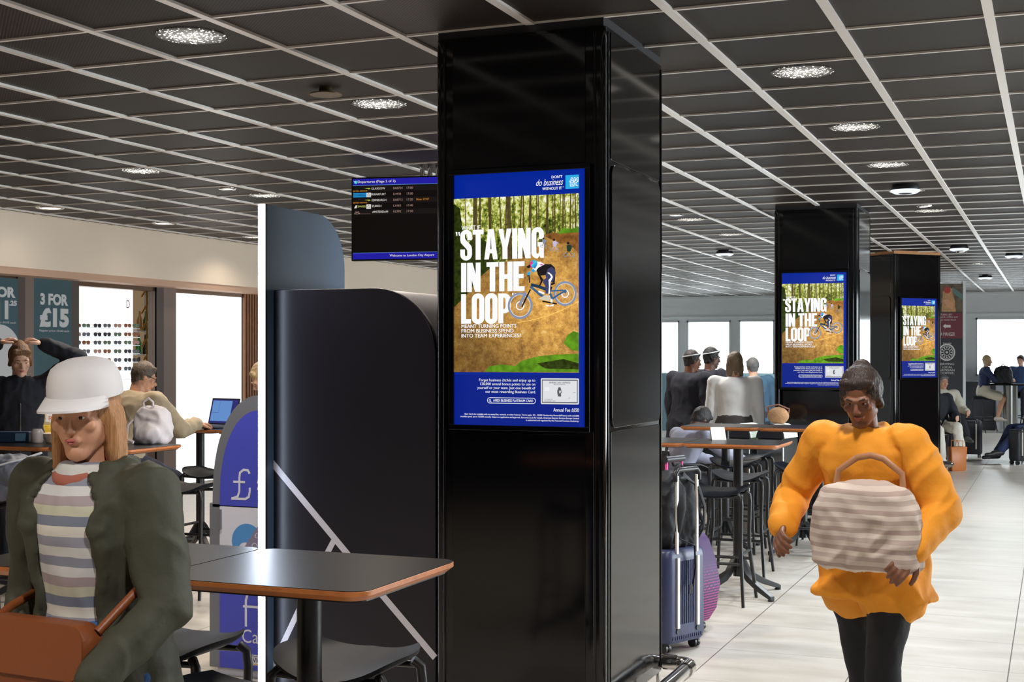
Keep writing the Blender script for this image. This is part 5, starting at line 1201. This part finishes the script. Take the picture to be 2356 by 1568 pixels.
# white backpack lying on the near left table
def soft_bag(name, m, parent, w, d, h, loc=(0,0,0), amp=.015, seed=1, vox=.010, rz=0, lumps=()):
    b = MB(); R = Matrix.Rotation(rz, 3, 'Z'); L = Vector(loc); rings = []
    for (z, s_) in ((0, .82), (.06, .97), (.35, 1.0), (.7, .93), (.9, .75), (1, .45)):
        pts = rrect(-w/2*s_, w/2*s_, -d/2*s_, d/2*s_, min(w, d)*.38*s_, 5); rings.append([L + R @ Vector((p[0], p[1], z*h)) for p in pts])
    b.loft(rings)
    for (c, r) in lumps: b.ell(L + R @ Vector(c), r, R)
    return fuse(b, name, m, parent, vox, amp, 11, seed, 3)
bp_ = at_z(352, 1028, 1.02); bk = empty('backpack', 'white soft backpack slumped on the high table behind the passer-by', 'backpack', (-5.55, 7.14, 1.0225), .2)
bk.location = (at_depth(352, 8.95).x, at_depth(352, 8.95).y, 1.0225)
M_WBAG = mat('off_white_canvas', (216,212,220), .75, bump=.08, bscale=90)
soft_bag('body', M_WBAG, bk, .24, .17, .235, lumps=(((.0,-.09,.07), (.08,.045,.065)),)); MB().tube([(-.06,0,.22), (-.07,0,.27), (-.03,0,.295), (.0,0,.27), (.0,0,.225)], .009, 8).obj('handle', M_WBAG, bk, smooth=60)
MB().tube([(-.09,-.03,.19), (-.13,-.10,.12), (-.12,-.14,.03), (-.06,-.16,.012)], .012, 8, ry=.4).obj('strap', M_WBAG, bk, smooth=60)
# grey bag at the left edge
gb = empty('duffel_bag', 'grey bag with pale straps piled at the left edge below the table', 'bag', (at_depth(12, 8.05).x, at_depth(12, 8.05).y, .752), .4)
soft_bag('body', mat('blue_grey_nylon', (92,100,116), .6, bump=.1, bscale=60), gb, .40, .26, .25, seed=4, lumps=(((.08,-.10,.16), (.12,.07,.07)),)); MB().tube([(-.12,-.10,.22), (0,-.17,.20), (.14,-.12,.24), (.22,-.02,.27)], .014, 8, ry=.5).obj('strap', mat('pale_strap', (178,184,196), .6), gb, smooth=60)
# glass jar and tray of dark cups in front of the woman in navy
tr = empty('drinks_tray', 'dark blue tray standing on the left table in front of the woman in navy', 'tray', (at_depth(30, 9.05).x, at_depth(30, 9.05).y, 1.0225), YAW)
MB().bb(-.11, .12, -.04, .04, 0, .07).obj('box', mat('dark_blue_box', (36,56,84), .4), tr, bevel=.004); MB().bb(.03, .10, -.045, -.040, .01, .06).obj('label_panel', mat('steel_blue_label', (90,128,160), .4), tr)
jl = MB().lathe([(.001,0), (.036,0), (.04,.01), (.04,.07), (.028,.09), (.001,.09)], n=20).obj('glass_jar', mat('frosted_jar', (196,190,196), .2), None, (at_depth(86, 9.0).x, at_depth(86, 9.0).y, 1.0225), smooth=50); tag(jl, 'small frosted jar on the left table beside the dark tray', 'jar')
bw = MB().lathe([(.001,0), (.05,0), (.075,.06), (.070,.06), (.001,.012)], n=24).obj('white_bowl', mat('cream_bowl', (236,224,206), .5), None, (at_depth(124, 9.05).x, at_depth(124, 9.05).y, 1.0225), smooth=50); tag(bw, 'cream bowl on the left table between the jar and the passer-by', 'bowl')
# person behind the cash machine
p = at_depth(676, 9.4)
person('person', 'blond person in a white top, mostly hidden behind the lit strip above the cash machine', (p.x, p.y), yaw_cam(-.9, -.3), 1.62, None, 16, 0, head=(0, 20), skin='fair', hair=('pony', (214,186,140)), top=((222,222,224), 'shirt'), bottom=((60,64,80), 'slim'), vox=.011)

# woman in orange at the right
pz2 = at_depth(2012, 5.15)
M_ORANGE = mat('orange_cloth', (232,150,32), .8, bump=.12, bscale=60)
w4, J = person('person', 'person in a loose bright orange coat and black leggings striding past at the right', (pz2.x, pz2.y), yaw_cam(-.60, -.8), 1.64, None, 10, 0,
    legs=(((-.03,.46,-1), (0,.10,-1)), ((.03,-.22,-1), (0,-.42,-1))), arms=(((-.42,.05,-.8), (.15,.75,-.45)), ((.50,-.10,-.8), (-.25,.85,-.35))), head=(8, 12), skin='brown', hair=('bun', (46,30,24)),
    top=(M_ORANGE, 'coat'), coat=.085, bottom=((20,20,24), 'slim'), shoes=(26,26,28), vox=.0046, build=.98, hands=(.45, .45), palms=((.5,-.2,-.5), (-.6,-.2,-.4)))
bz2 = empty('tote_bag', 'large pale striped bag carried in front of the person in orange', 'bag', (pz2.x, pz2.y, 0), w4.rotation_euler.z)
M_TOTE = striped('striped_canvas', [(206,190,178), (186,168,158), (214,200,188), (176,156,146)], 60)
q = soft_bag('body', M_TOTE, bz2, .40, .15, .30, (-.09, .30, .84), seed=8, lumps=()); MB().tube([(-.22,.28,1.10), (-.21,.27,1.18), (-.14,.265,1.23), (-.09,.26,1.24), (-.04,.265,1.23), (.03,.27,1.18), (.04,.28,1.10)], .012, 8, ry=.5).obj('strap', mat('tan_strap', (170,120,84), .5), bz2, smooth=60)

# group standing behind the tables
def stand(px, Z, **k_):
    q = at_depth(px, Z); return (q.x, q.y)
person('person', 'man in a dark coat and white headband, left of the pair seen from behind', stand(1580, 14.2), yaw_cam(.75, .6), 1.69, None, 5, 0, head=(-25, 6), skin='brown', hair=('short', (34,26,22)), top=((26,27,38), 'coat'), coat=.20, bottom=((22,22,28), 'trousers'), vox=.012, male=True, build=1.12, extras={'band': 1})
person('person', 'taller man in a dark coat with a white headband, right one of the pair', stand(1626, 14.6), yaw_cam(.85, .5), 1.72, None, 4, 0, head=(-15, 4), skin='dark', hair=('short', (24,20,20)), top=((30,30,42), 'coat'), coat=.20, bottom=((22,22,28), 'trousers'), vox=.012, male=True, build=1.05, extras={'band': 1})
person('person', 'person in a white shirt with brown hair standing left of the middle pillar', stand(1690, 13.2), yaw_cam(.25, .95), 1.66, None, 3, 0, head=(20, 2), skin='tan', hair=('bob', (112,92,70)), top=((226,222,218), 'shirt'), bottom=((70,64,62), 'trousers'), vox=.012, build=1.1)
person('person', 'person in a blue jacket with grey hair, just left of the middle pillar', stand(1738, 16.2), yaw_cam(-.5, .85), 1.60, None, 4, 0, head=(-20, 4), skin='fair', hair=('short', (96,96,96)), top=((60,92,116), 'jacket'), bottom=((40,44,60), 'trousers'), vox=.012, build=1.18, male=True)
# seating: armchairs near the tables
def make_armchair():
    e = empty('armchair', 'x', 'chair', (0,0,0)); m = M_PLASTIC
    MB().bb(-.25, .25, -.22, .24, .42, .45).obj('seat', m, e, bevel=.012)
    b = MB(); rings = []
    for z in (.50, .62, .80): rings.append([Vector((x_, -.22-.03*(1-(x_/.25)**2)-.10*(z-.5)-d_, z)) for x_, d_ in [(-.25,0),(-.12,0),(0,0),(.12,0),(.25,0),(.25,.014),(.12,.014),(0,.014),(-.12,.014),(-.25,.014)]])
    b.loft(rings); b.obj('backrest', m, e, smooth=40)
    for s_ in (-1, 1):
        MB().tube([(s_*.25, .22, 0), (s_*.27, .21, .40), (s_*.27, .18, .64), (s_*.26, .10, .67), (s_*.26, -.20, .68), (s_*.25, -.25, .80)], .013, 8).obj('arm_frame', m, e, smooth=60)
        MB().tube([(s_*.24, -.30, 0), (s_*.25, -.22, .44), (s_*.25, -.24, .62)], .013, 8).obj('back_leg', m, e, smooth=60)
    return e
ac = make_armchair(); p = at_depth(1545, 11.7); ac.location = (p.x, p.y, 0); ac.rotation_euler = (0,0,yaw_cam(.75, .5)); ac['label'] = 'black armchair under the seated person in grey, beside the foreground pillar'; ac['group'] = 'black armchairs'
ac2 = dup(ac, (at_depth(1612, 12.9).x, at_depth(1612, 12.9).y, 0), yaw_cam(-.4, .8), 'empty black armchair left of the steel bins')
person('person', 'seated person in a pale grey patterned top leaning forward, right beside the foreground pillar', (p.x, p.y), yaw_cam(.75, .5), 1.66, .50, 28, 0, legs=(((-.1,1,.05), (0,-.1,-1)), ((.1,1,.05), (0,-.1,-1))), arms=(((-.2,.6,-.6), (.1,.9,-.2)), ((.2,.7,-.5), (-.1,.9,-.3))), head=(0, 22), skin='dark', hair=('short', (26,22,22)), top=((168,170,190), 'shirt'), bottom=((30,30,36), 'trousers'), vox=.012)

# recycling bins
def make_bin():
    e = empty('recycling_bin', 'x', 'bin', (0,0,0)); w, d, h = .26, .36, .86
    MB().bb(-w/2, w/2, -d/2, d/2, .0, h).obj('steel_body', M_STEEL, e, bevel=.02)
    pts = [(-w/2, 0)] + [(w/2*math.cos(t), .13*math.sin(t)) for t in [PI-PI*i/12 for i in range(13)]]; pts = [(p[0], p[1]+h) for p in pts[1:]]
    MB().prism(pts, -d/2, -d/2+.03).obj('black_hood_rim', M_PLASTIC, e, smooth=40)
    MB().prism([(p[0]*.96, h+(p[1]-h)*.96) for p in pts], -d/2+.03, d/2).obj('white_hood', mat('bin_white', (226,226,222), .5), e, smooth=40)
    return e
bn = make_bin(); p = at_depth(1712, 12.35); bn.location = (p.x, p.y, 0); bn.rotation_euler = (0,0,-.2); bn['label'] = 'steel recycling bin with white arched hood, left of the pair'; bn['group'] = 'recycling bins'
b2 = dup(bn, (p.x+.30, p.y+.02, 0), -.2, 'steel recycling bin with a green edged hood, next to the middle pillar'); b2['group'] = 'recycling bins'
q = MB().prism([(-.13*.97, .86)] + [(.126*math.cos(t), .86+.126*math.sin(t)) for t in [PI-PI*.3*i/6 for i in range(7)]] + [(-.02, .86)], -.149, .02).obj('green_hood_edge', mat('bin_green', (110,190,60), .5), b2)
hb = empty('woven_bag', 'small brown woven bag on the bin beside the middle pillar', 'bag', (p.x+.30, p.y+.06, .985))
b = MB(); b.ell((0,0,.07), (.10,.07,.08)); b.obj('body', mat('woven_brown', (166,124,86), .8, bump=.6, bscale=60), hb, smooth=60)
for i in range(2): MB().tube([(-.09+.0*i, -.02+.05*i, .08), (-.10, 0+.03*i, .15), (0, .02*i, .17), (.10, 0, .13), (.09, 0, .08)], .008, 8).obj('handle', mat('woven_handle', (120,80,62), .6), hb, smooth=60)
# folded white card on the table
p = at_z(1655, 1003, 1.02); cd = MB(); cd.loft([[Vector((x_, y_, z_)) for x_ in (-.05, .05)] for y_, z_ in ((-.05, 0), (.0, .085), (.035, 0))], False, 0, False)
o = cd.obj('menu_card', mat('card_white', (232,228,222), .6), None, (-2.17, 9.18, 1.0225)); m_ = o.modifiers.new('s', 'SOLIDIFY'); m_.thickness = .002; o.rotation_euler = (0,0,.5); tag(o, 'folded white card on the back edge of the table right of the suitcases', 'card')

# ------------------------------------------------------------------ luggage beside the foreground pillar
M_NAVYC = mat('navy_suitcase_shell', (56,62,96), .38, bump=.02, bscale=140); M_PURP = mat('purple_nylon', (84,52,110), .6)
def suitcase(name, label, loc, rz, w, d, h, m, ribs=True, handle=.42, rodm=None):
    e = empty('suitcase', label, 'suitcase', loc, rz); z0 = .055
    b = MB(); pts = rrect(-w/2, w/2, -d/2, d/2, .045, 5)
    b.loft([[Vector((p[0]*s_, p[1]*s_, z)) for p in pts] for z, s_ in ((z0, .90), (z0+.012, .965), (z0+.04, 1), (z0+h-.05, 1), (z0+h-.014, .97), (z0+h, .90))]); b.obj('shell', m, e, smooth=50)
    if ribs:
        b = MB()
        for i in range(8): x_ = -.055+i*.0157; b.tube([(x_, -d/2-.001, z0+.10), (x_, -d/2-.001, z0+h-.06)], .0045, 6)
        b.obj('front_ribs', m, e, smooth=60)
        b = MB()
        for i in range(14): x_ = -w/2+.05+i*(w-.1)/13; b.box((x_, -d/2+.005, z0+.03), (.006, .016, .02))
        b.obj('lower_ribs', m, e)
    for s_ in (-1, 1):
        x_ = s_*.085
        MB().box((x_, -d/2-.004, z0+.08+(h-.12)/2), (.022, .012, h-.12)).obj('handle_track', rodm or mat('satin_aluminium', (222,216,206), .35, .4), e, bevel=.003)
        MB().cyl((x_, -d/2-.006, z0+.065), (x_, -d/2+.002, z0+.065), .014).obj('track_cap', M_PLASTIC, e)
        MB().box((x_, -d/2+.004, z0+h+handle/2-.02), (.018, .012, handle), None).obj('handle_rod', rodm or mat('satin_aluminium', (222,216,206)), e, bevel=.002)
    MB().tube([(-.10, -d/2+.004, z0+h+handle-.05), (-.10, -d/2+.004, z0+h+handle-.01), (-.08, -d/2+.004, z0+h+handle+.012), (.08, -d/2+.004, z0+h+handle+.012), (.10, -d/2+.004, z0+h+handle-.01), (.10, -d/2+.004, z0+h+handle-.05)], .015, 10).obj('handle_grip', M_PLASTIC, e, smooth=60)
    for sx in (-1, 1):
        for sy in (-1, 1):
            cx_, cy_ = sx*(w/2-.045), sy*(d/2-.045); MB().cyl((cx_, cy_, .045), (cx_, cy_, z0+.012), .022).obj('wheel_mount', M_PLASTIC, e, smooth=50)
            for q in (-.013, .013): MB().tube([(cx_+q-.008, cy_+.01, .028), (cx_+q+.008, cy_+.01, .028)], .028, 18).obj('wheel', M_PLASTIC, e, smooth=50)
    return e
su = suitcase('suitcase', 'navy hard-shell suitcase with two pale handle rails, beside the foreground pillar', (-1.955, 7.18, 0), math.radians(66), .34, .23, .50, M_NAVYC)
pu = empty('suitcase', 'bulging purple suitcase with pink dots and pink handle, behind the navy one', 'suitcase', (-2.02, 7.64, 0), math.radians(70))
M_PDOT = mat('purple_dotted_nylon', (84,52,110), .6)
def dots():
    N, L, b = nodes(M_PDOT); tc = N.new('ShaderNodeTexCoord'); sp = N.new('ShaderNodeSeparateXYZ'); L.new(tc.outputs['Object'], sp.inputs[0])
    f = lambda c, s_: MathN(N, L, 'SUBTRACT', MathN(N, L, 'FRACT', MathN(N, L, 'MULTIPLY', c, s_)), .5)
    a_ = f(MathN(N, L, 'ADD', sp.outputs[0], sp.outputs[1]), 75); b_ = f(sp.outputs[2], 62); d_ = MathN(N, L, 'ADD', MathN(N, L, 'MULTIPLY', a_, a_), MathN(N, L, 'MULTIPLY', b_, b_))
    r = N.new('ShaderNodeMapRange'); r.inputs['From Min'].default_value = .42; r.inputs['From Max'].default_value = .08; r.inputs['To Min'].default_value = .0; r.inputs['To Max'].default_value = .13; L.new(sp.outputs[2], r.inputs['Value'])
    k_ = MathN(N, L, 'LESS_THAN', d_, r.outputs[0]); mx = N.new('ShaderNodeMix'); mx.data_type = 'RGBA'; L.new(k_, mx.inputs[0]); mx.inputs[6].default_value = (*lin((66,38,90)), 1); mx.inputs[7].default_value = (*lin((208,90,150)), 1); L.new(mx.outputs[2], b.inputs['Base Color'])
dots()
b = MB(); pts = rrect(-.17, .17, -.12, .12, .06, 6)
b.loft([[Vector((p[0]*s_, (p[1]-t_)*s_, z)) for p in pts] for z, s_, t_ in ((.05, .70, .0), (.07, .86, .02), (.14, 1, .04), (.28, 1.04, .055), (.42, 1.0, .035), (.53, .90, .01), (.57, .78, 0), (.58, .6, 0))]); b.obj('soft_body', M_PDOT, pu, smooth=60)
for z in (.44, .46): MB().tube([Vector((p[0]*1.01, (p[1]-.035)*1.01, z-.03*p[0])) for p in pts[6:]] , .0035, 6).obj('reflective_piping', M_WHITE, pu, smooth=60)
for s_ in (-1, 1):
    MB().tube([(s_*.075, .05, .56), (s_*.075, .05, .99)], .009, 8).obj('pink_handle_rod', mat('pink_metal', (232,84,160), .3), pu, smooth=60)
    for sy in (-1, 1): MB().tube([(s_*.12-.01, sy*.06, .026), (s_*.12+.01, sy*.06, .026)], .026, 16).obj('wheel', M_PLASTIC, pu, smooth=60)
MB().tube([(-.09, .05, 1.0), (.09, .05, 1.0)], .020, 12).obj('handle_grip', M_DGREY, pu, smooth=60)
MB().tube([(-.05,-.03,.575), (-.045,-.03,.61), (.045,-.03,.61), (.05,-.03,.575)], .008, 8).obj('top_handle', M_PLASTIC, pu, smooth=60)
# black backpack hanging on the navy suitcase's handle
rb = math.radians(66); off = Matrix.Rotation(rb, 3, 'Z') @ Vector((.03, -.005, 0)); bp2 = empty('backpack', 'black backpack with dangling straps sitting on the navy suitcase', 'backpack', (-1.955+off.x, 7.18+off.y, .557), rb)
M_BLKN = mat('black_nylon', (20,21,26), .65, bump=.2, bscale=60)
soft_bag('body', M_BLKN, bp2, .31, .17, .40, (0, .03, 0), seed=2, lumps=(((0,.10,.14), (.11,.05,.13)),))
for s_ in (-1, 1):
    MB().tube([(s_*.05, -.045, .37), (s_*.075, -.10, .33), (s_*.10, -.125, .22), (s_*.11, -.11, .10), (s_*.10, -.075, .03)], [.020, .026, .026, .018, .012], 10, ry=.32).obj('shoulder_strap', M_BLKN, bp2, smooth=60)
MB().tube([(-.03,-.02,.375), (-.035,-.03,.43), (.0,-.035,.45), (.035,-.03,.43), (.03,-.02,.375)], .008, 8).obj('grab_loop', M_BLKN, bp2, smooth=60)
MB().tube([(-.09,-.10,.06), (-.02,-.15,.02), (-.01,-.148,-.10), (-.03,-.145,-.20)], .012, 8, ry=.3).obj('webbing_tail', M_BLKN, bp2, smooth=60)
MB().tube([(.10,-.08,.06), (.17,-.06,.12), (.16,-.02,.22), (.10,.0,.20)], .011, 8, ry=.35).obj('side_strap', M_BLKN, bp2, smooth=60)
MB().box((-.055,-.152,-.21), (.030, .004, .05)).obj('strap_end', M_BLKN, bp2)

# ------------------------------------------------------------------ right background
def seat_bench(label, px, Z, rz):
    q = at_depth(px, Z); o = dup(ac, (q.x, q.y, 0), rz, label); return o
ry_ = face_to(.42, -.9)
p11 = at_depth(2158, 20.5); p10 = at_depth(2172, 21.7)
seat_bench('black armchair under the person in white trousers', 2158, 20.5, ry_); seat_bench('black armchair under the grey-haired man in the cream jacket', 2172, 21.7, ry_)
person('person', 'person in white trousers and white shoes sitting beside the tan tote bag', (p11.x, p11.y), ry_, 1.70, .50, -12, 0, legs=(((-.12,1,.10), (.05,.45,-1)), ((.10,1,-.02), (0,.2,-1))), arms=(((-.25,.4,-.9), (.2,.9,-.1)), ((.25,.4,-.9), (-.2,.9,-.1))), head=(0, 15), skin='fair', hair=('short', (190,186,180)), top=((34,36,44), 'jacket'), bottom=((226,222,210), 'wide'), shoes=(232,230,226), vox=.013)
person('person', 'grey-haired man in a cream jacket and dark trousers sitting right of the farthest pillar', (p10.x, p10.y), ry_, 1.76, .50, -8, 0, legs=(((-.05,1,.28), (.1,.85,-.75)), ((.12,1,.02), (0,.3,-1))), arms=(((-.2,.5,-.8), (.1,.95,-.1)), ((.2,.5,-.8), (-.1,.95,-.1))), head=(10, 12), skin='tan', hair=('short', (104,104,106)), top=((206,200,184), 'jacket'), bottom=((34,36,42), 'trousers'), shoes=(84,86,84), vox=.013, male=True)
# green cup in his hand area
tb = empty('tote_bag', 'tan leather tote bag standing on the floor right of the farthest pillar', 'bag', (at_depth(2202, 18.8).x, at_depth(2202, 18.8).y, 0), YAW+.2)
b = MB(); b.loft([[Vector((p[0]*s_, p[1]*s_, z)) for p in rrect(-.12, .12, -.06, .06, .02, 3)] for z, s_ in ((0, .86), (.01, .92), (.33, 1.06), (.335, 1.0))]); b.obj('body', mat('tan_leather', (196,116,58), .42), tb, smooth=40)
for s_ in (-1, 1): MB().tube([(-.06, s_*.05, .32), (-.05, s_*.07, .42), (.05, s_*.07, .42), (.06, s_*.05, .32)], .006, 8).obj('handle', mat('tan_leather', (196,116,58)), tb, smooth=60)
sc2 = suitcase('suitcase', 'black cabin suitcase at the right edge of the photo', (at_depth(2352, 19.9).x, at_depth(2352, 19.9).y, 0), YAW+.3, .34, .22, .46, mat('black_shell', (30,32,40), .5), False, .02)
s3 = suitcase('suitcase', 'black trolley case between the two seated people at the right', (at_depth(2232, 21.3).x, at_depth(2232, 21.3).y, 0), YAW-.3, .36, .24, .52, mat('black_shell', (30,32,40)), False, .02)
q = at_depth(2400, 20.2)
seat_bench('black armchair at the right edge, under a person in jeans', 2402, 20.2, yaw_cam(-1, -.1))
person('person', 'person in dark blue jeans and sneakers sitting at the right edge, legs stretched out', (q.x, q.y), yaw_cam(-1, -.1), 1.78, .50, -10, 0, legs=(((-.1,1,.0), (0,.75,-.75)), ((.1,1,0), (0,.55,-.9))), skin='tan', hair=('short', (60,44,34)), top=((50,60,80), 'jacket'), bottom=((44,58,96), 'trousers'), shoes=(54,54,58), vox=.013, male=True, head=(0,10))
# high table by the window with two guests
q = at_depth(2325, 28.0); hx, hy_ = q.x, q.y
ht = empty('high_table', 'high table with a steel column near the far window, at the right edge', 'table', (hx, hy_, 0))
MB().bb(-.45, .45, -.30, .30, .99, 1.02).obj('table_top', M_TOP, ht, bevel=.005); MB().cyl((0,0,.03), (0,0,.99), .14, n=24).obj('steel_column', M_STEEL, ht, smooth=50); MB().cyl((0,0,0), (0,0,.03), .28, n=30).obj('base', M_STEEL, ht, smooth=50)
stl = stool(at_depth(2262, 28.2).x, at_depth(2262, 28.2).y, 'bar stool under the blonde woman near the far window', 1.0); stool(at_depth(2352, 28.9).x, at_depth(2352, 28.9).y, 'bar stool under the dark-haired guest at the right edge', 1.0)
person('person', 'blonde woman in a navy top and pale shorts on a stool by the far window', tuple(at_depth(2262, 28.2))[:2], yaw_cam(.95, -.3), 1.70, .84, 6, 0, legs=(((-.1,.95,-.2), (0,.1,-1)), ((.1,.95,-.3), (0,-.3,-1))), arms=(((-.2,.6,-.7), (.1,.95,-.0)), ((.2,.6,-.7), (-.1,.95,0))), skin='tan', hair=('bob', (186,160,120)), top=((40,52,86), 'shirt'), bottom=((208,200,180), 'shorts'), shoes=(200,190,180), vox=.014)
person('person', 'dark-haired guest with blue sleeves behind the high table at the right edge', tuple(at_depth(2350, 28.9))[:2], yaw_cam(-.5, -.8), 1.70, .84, 6, 0, legs=(((-.1,.95,-.2), (0,.1,-1)), ((.1,.95,-.3), (0,-.1,-1))), skin='fair', hair=('short', (50,38,32)), top=((54,76,120), 'jacket'), bottom=((40,44,60), 'trousers'), vox=.014)
rk = empty('rucksack', 'black rucksack standing on the high table by the far window', 'bag', (at_depth(2308, 27.9).x, at_depth(2308, 27.9).y, 1.021), 0)
soft_bag('body', M_BLKN, rk, .36, .22, .36, vox=.014, seed=6); MB().tube([(-.05,0,.35), (0,0,.41), (.05,0,.35)], .012, 6).obj('grab_loop', M_BLKN, rk, smooth=60)
# banner
bx_ = at_depth(2214, 23.6); sn = empty('banner_stand', 'tall cafe banner, dark with a red band and white arrow, right of the farthest pillar', 'banner', (bx_.x, bx_.y, 0), YAW+.06)
MB().bb(-.74, .0, -.01, .02, .62, 2.86).obj('panel', mat('banner_charcoal', (36,38,44), .6), sn); MB().bb(.0, .05, -.03, .04, .62, 2.90).obj('white_frame', M_WHITE, sn)
MB().bb(-.70, .0, -.02, .03, 0, .62).obj('lower_panel', mat('banner_charcoal', (36,38,44)), sn)
vz = lambda py: 1.6+(818-py)/FPX*23.6; ux = lambda px: (px-2214)/FPX*23.6
a = Art(); a.rect(-.74, 0, vz(778), vz(719), 0, 1); a.rect(-.74, 0, vz(717), 2.85, 1, 1)
a.poly([(ux(2165),vz(717)),(ux(2168),vz(670)),(ux(2176),vz(660)),(ux(2190),vz(664)),(ux(2192),vz(680)),(ux(2196),vz(690)),(ux(2198),vz(717))], 2, 2); a.disc((ux(2178),vz(667)), .06, 3, 3); a.poly([(ux(2168),vz(690)),(ux(2180),vz(688)),(ux(2195),vz(700)),(ux(2190),vz(712)),(ux(2178),vz(706))], 4, 3); a.poly([(ux(2190),vz(660)),(ux(2213),vz(676)),(ux(2213),vz(690)),(ux(2190),vz(672))], 5, 3)
a.text('TURN LEFT', ux(2162), ux(2190), vz(725.5), vz(721.5), 6, 2); a.text('organic coffee and', ux(2156), ux(2202), vz(731.5), vz(727), 6, 2); a.text('freshly made food', ux(2150), ux(2198), vz(738), vz(733.5), 6, 2)
a.poly([(ux(2168),vz(750)),(ux(2174),vz(744.5)),(ux(2174),vz(747)),(ux(2186),vz(747)),(ux(2186),vz(753)),(ux(2174),vz(753)),(ux(2174),vz(755.5))], 6, 2)
a.text('PRET A MANGER', ux(2146), ux(2196), vz(772), vz(764), 6, 2)
cc = (ux(2177), vz(810)); a.ring(cc, .125, .150, 6, 2); a.ring(cc, .105, .112, 6, 2); a.ring(cc, .05, .06, 6, 2); a.disc(cc, .02, 6, 2)
for i in range(12): t_ = 2*PI*i/12; a.poly([(cc[0]+.06*math.cos(t_), cc[1]+.06*math.sin(t_)), (cc[0]+.10*math.cos(t_+.14), cc[1]+.10*math.sin(t_+.14)), (cc[0]+.10*math.cos(t_-.14), cc[1]+.10*math.sin(t_-.14))], 6, 2)
a.text('THE NEW', ux(2168), ux(2188), vz(792), vz(788), 6, 2)
for i, (t_, xa, xb) in enumerate((('SERVING', 2158, 2194), ('LOCAL', 2166, 2190), ('ARTISAN', 2158, 2195), ('COFFEE,', 2160, 2195))): a.text(t_, ux(xa), ux(xb), vz(839.5+7*i), vz(834.5+7*i), 6, 2, .02)
a.obj('print', [mat('banner_red', (110,36,50), .6), mat('banner_photo', (92,78,56), .6, var=.6, vscale=9), mat('banner_wrap', (186,140,90), .6, var=.3, vscale=14), mat('banner_tomato', (170,44,36), .6), mat('banner_hand', (206,152,112), .6), mat('banner_green', (86,120,110), .6), mat('banner_white', (214,210,208), .6)], sn, (0, -.011, 0))
# dark counter behind the blonde woman
q = at_depth(2235, 29.3); o = MB().bb(-.7, .5, -.15, .15, 0, 1.05).obj('counter', mat('charcoal_counter', (66,68,76), .6), None, (q.x, q.y, 0), bevel=.01); tag(o, 'dark grey counter behind the guests near the far window', 'counter')
q = at_depth(1640, 28.5)
o = MB().bb(-2.6, 2.2, -.02, .02, 0, 1.22).obj('glass_partition', mat('blue_grey_panel', (110,140,150), .5), None, (q.x, q.y, 0), bevel=.005); tag(o, 'low blue-grey partition beneath the far windows, behind the standing group', 'partition')

# ------------------------------------------------------------------ pieces of a part hang under that part
RULES = {'advertising_display': {k: 'screen_panel' for k in ('footer','picture','headline','slogan','logo','small_print','bank_card','bicycle','rider','distant_rider')},
 'departures_screen': {k: 'screen_panel' for k in ('screen_titles','flight_row','airport_logo')}, 'high_table': {'foot': 'column'},
 'suitcase': {'wheel': 'wheel_mount', 'track_cap': 'handle_track', 'reflective_piping': 'soft_body'}, 'cash_machine': {'money_emblem': 'fascia', 'lettering': 'arch_panel', 'card_sticker': 'lower_panel'},
 'laptop': {'screen_panel': 'lid'}, 'price_poster': {'lettering': 'board'}, 'banner_stand': {'print': 'panel'}, 'sunglasses_display': {'lettering': 'back_panel'},
 'person': {'irises': 'eyes', 'zip': 'jacket', 'cap_brim': 'cap'}, 'photo_booth': {'line_graphic': 'front_panel', 'vent': 'front_panel', 'strip_channel': 'side_fin'}, 'snack_stand': {'sign_card': 'plinth'},
 'pillar': {'edge_bead': 'cladding'}, 'drinks_tray': {'label_panel': 'box'}, 'coffee_cup': {'dark_band': 'paper_cup'}, 'foot_rail': {'elbow_sleeve': 'rail_tube'}}
for root in [o for o in COL.objects if o.parent is None and o.type == 'EMPTY']:
    rule = RULES.get(root.name.split('.')[0])
    if not rule: continue
    kids = list(root.children)
    for c in kids:
        tgt = rule.get(c.name.split('.')[0])
        if not tgt: continue
        cand = [q for q in kids if q.name.split('.')[0] == tgt]
        if not cand: continue
        ctr = lambda q: sum((Vector(b) for b in q.bound_box), Vector())/8
        p_ = min(cand, key=lambda q: (ctr(q)-ctr(c)).length)
        c.location = c.location - p_.location; c.parent = p_
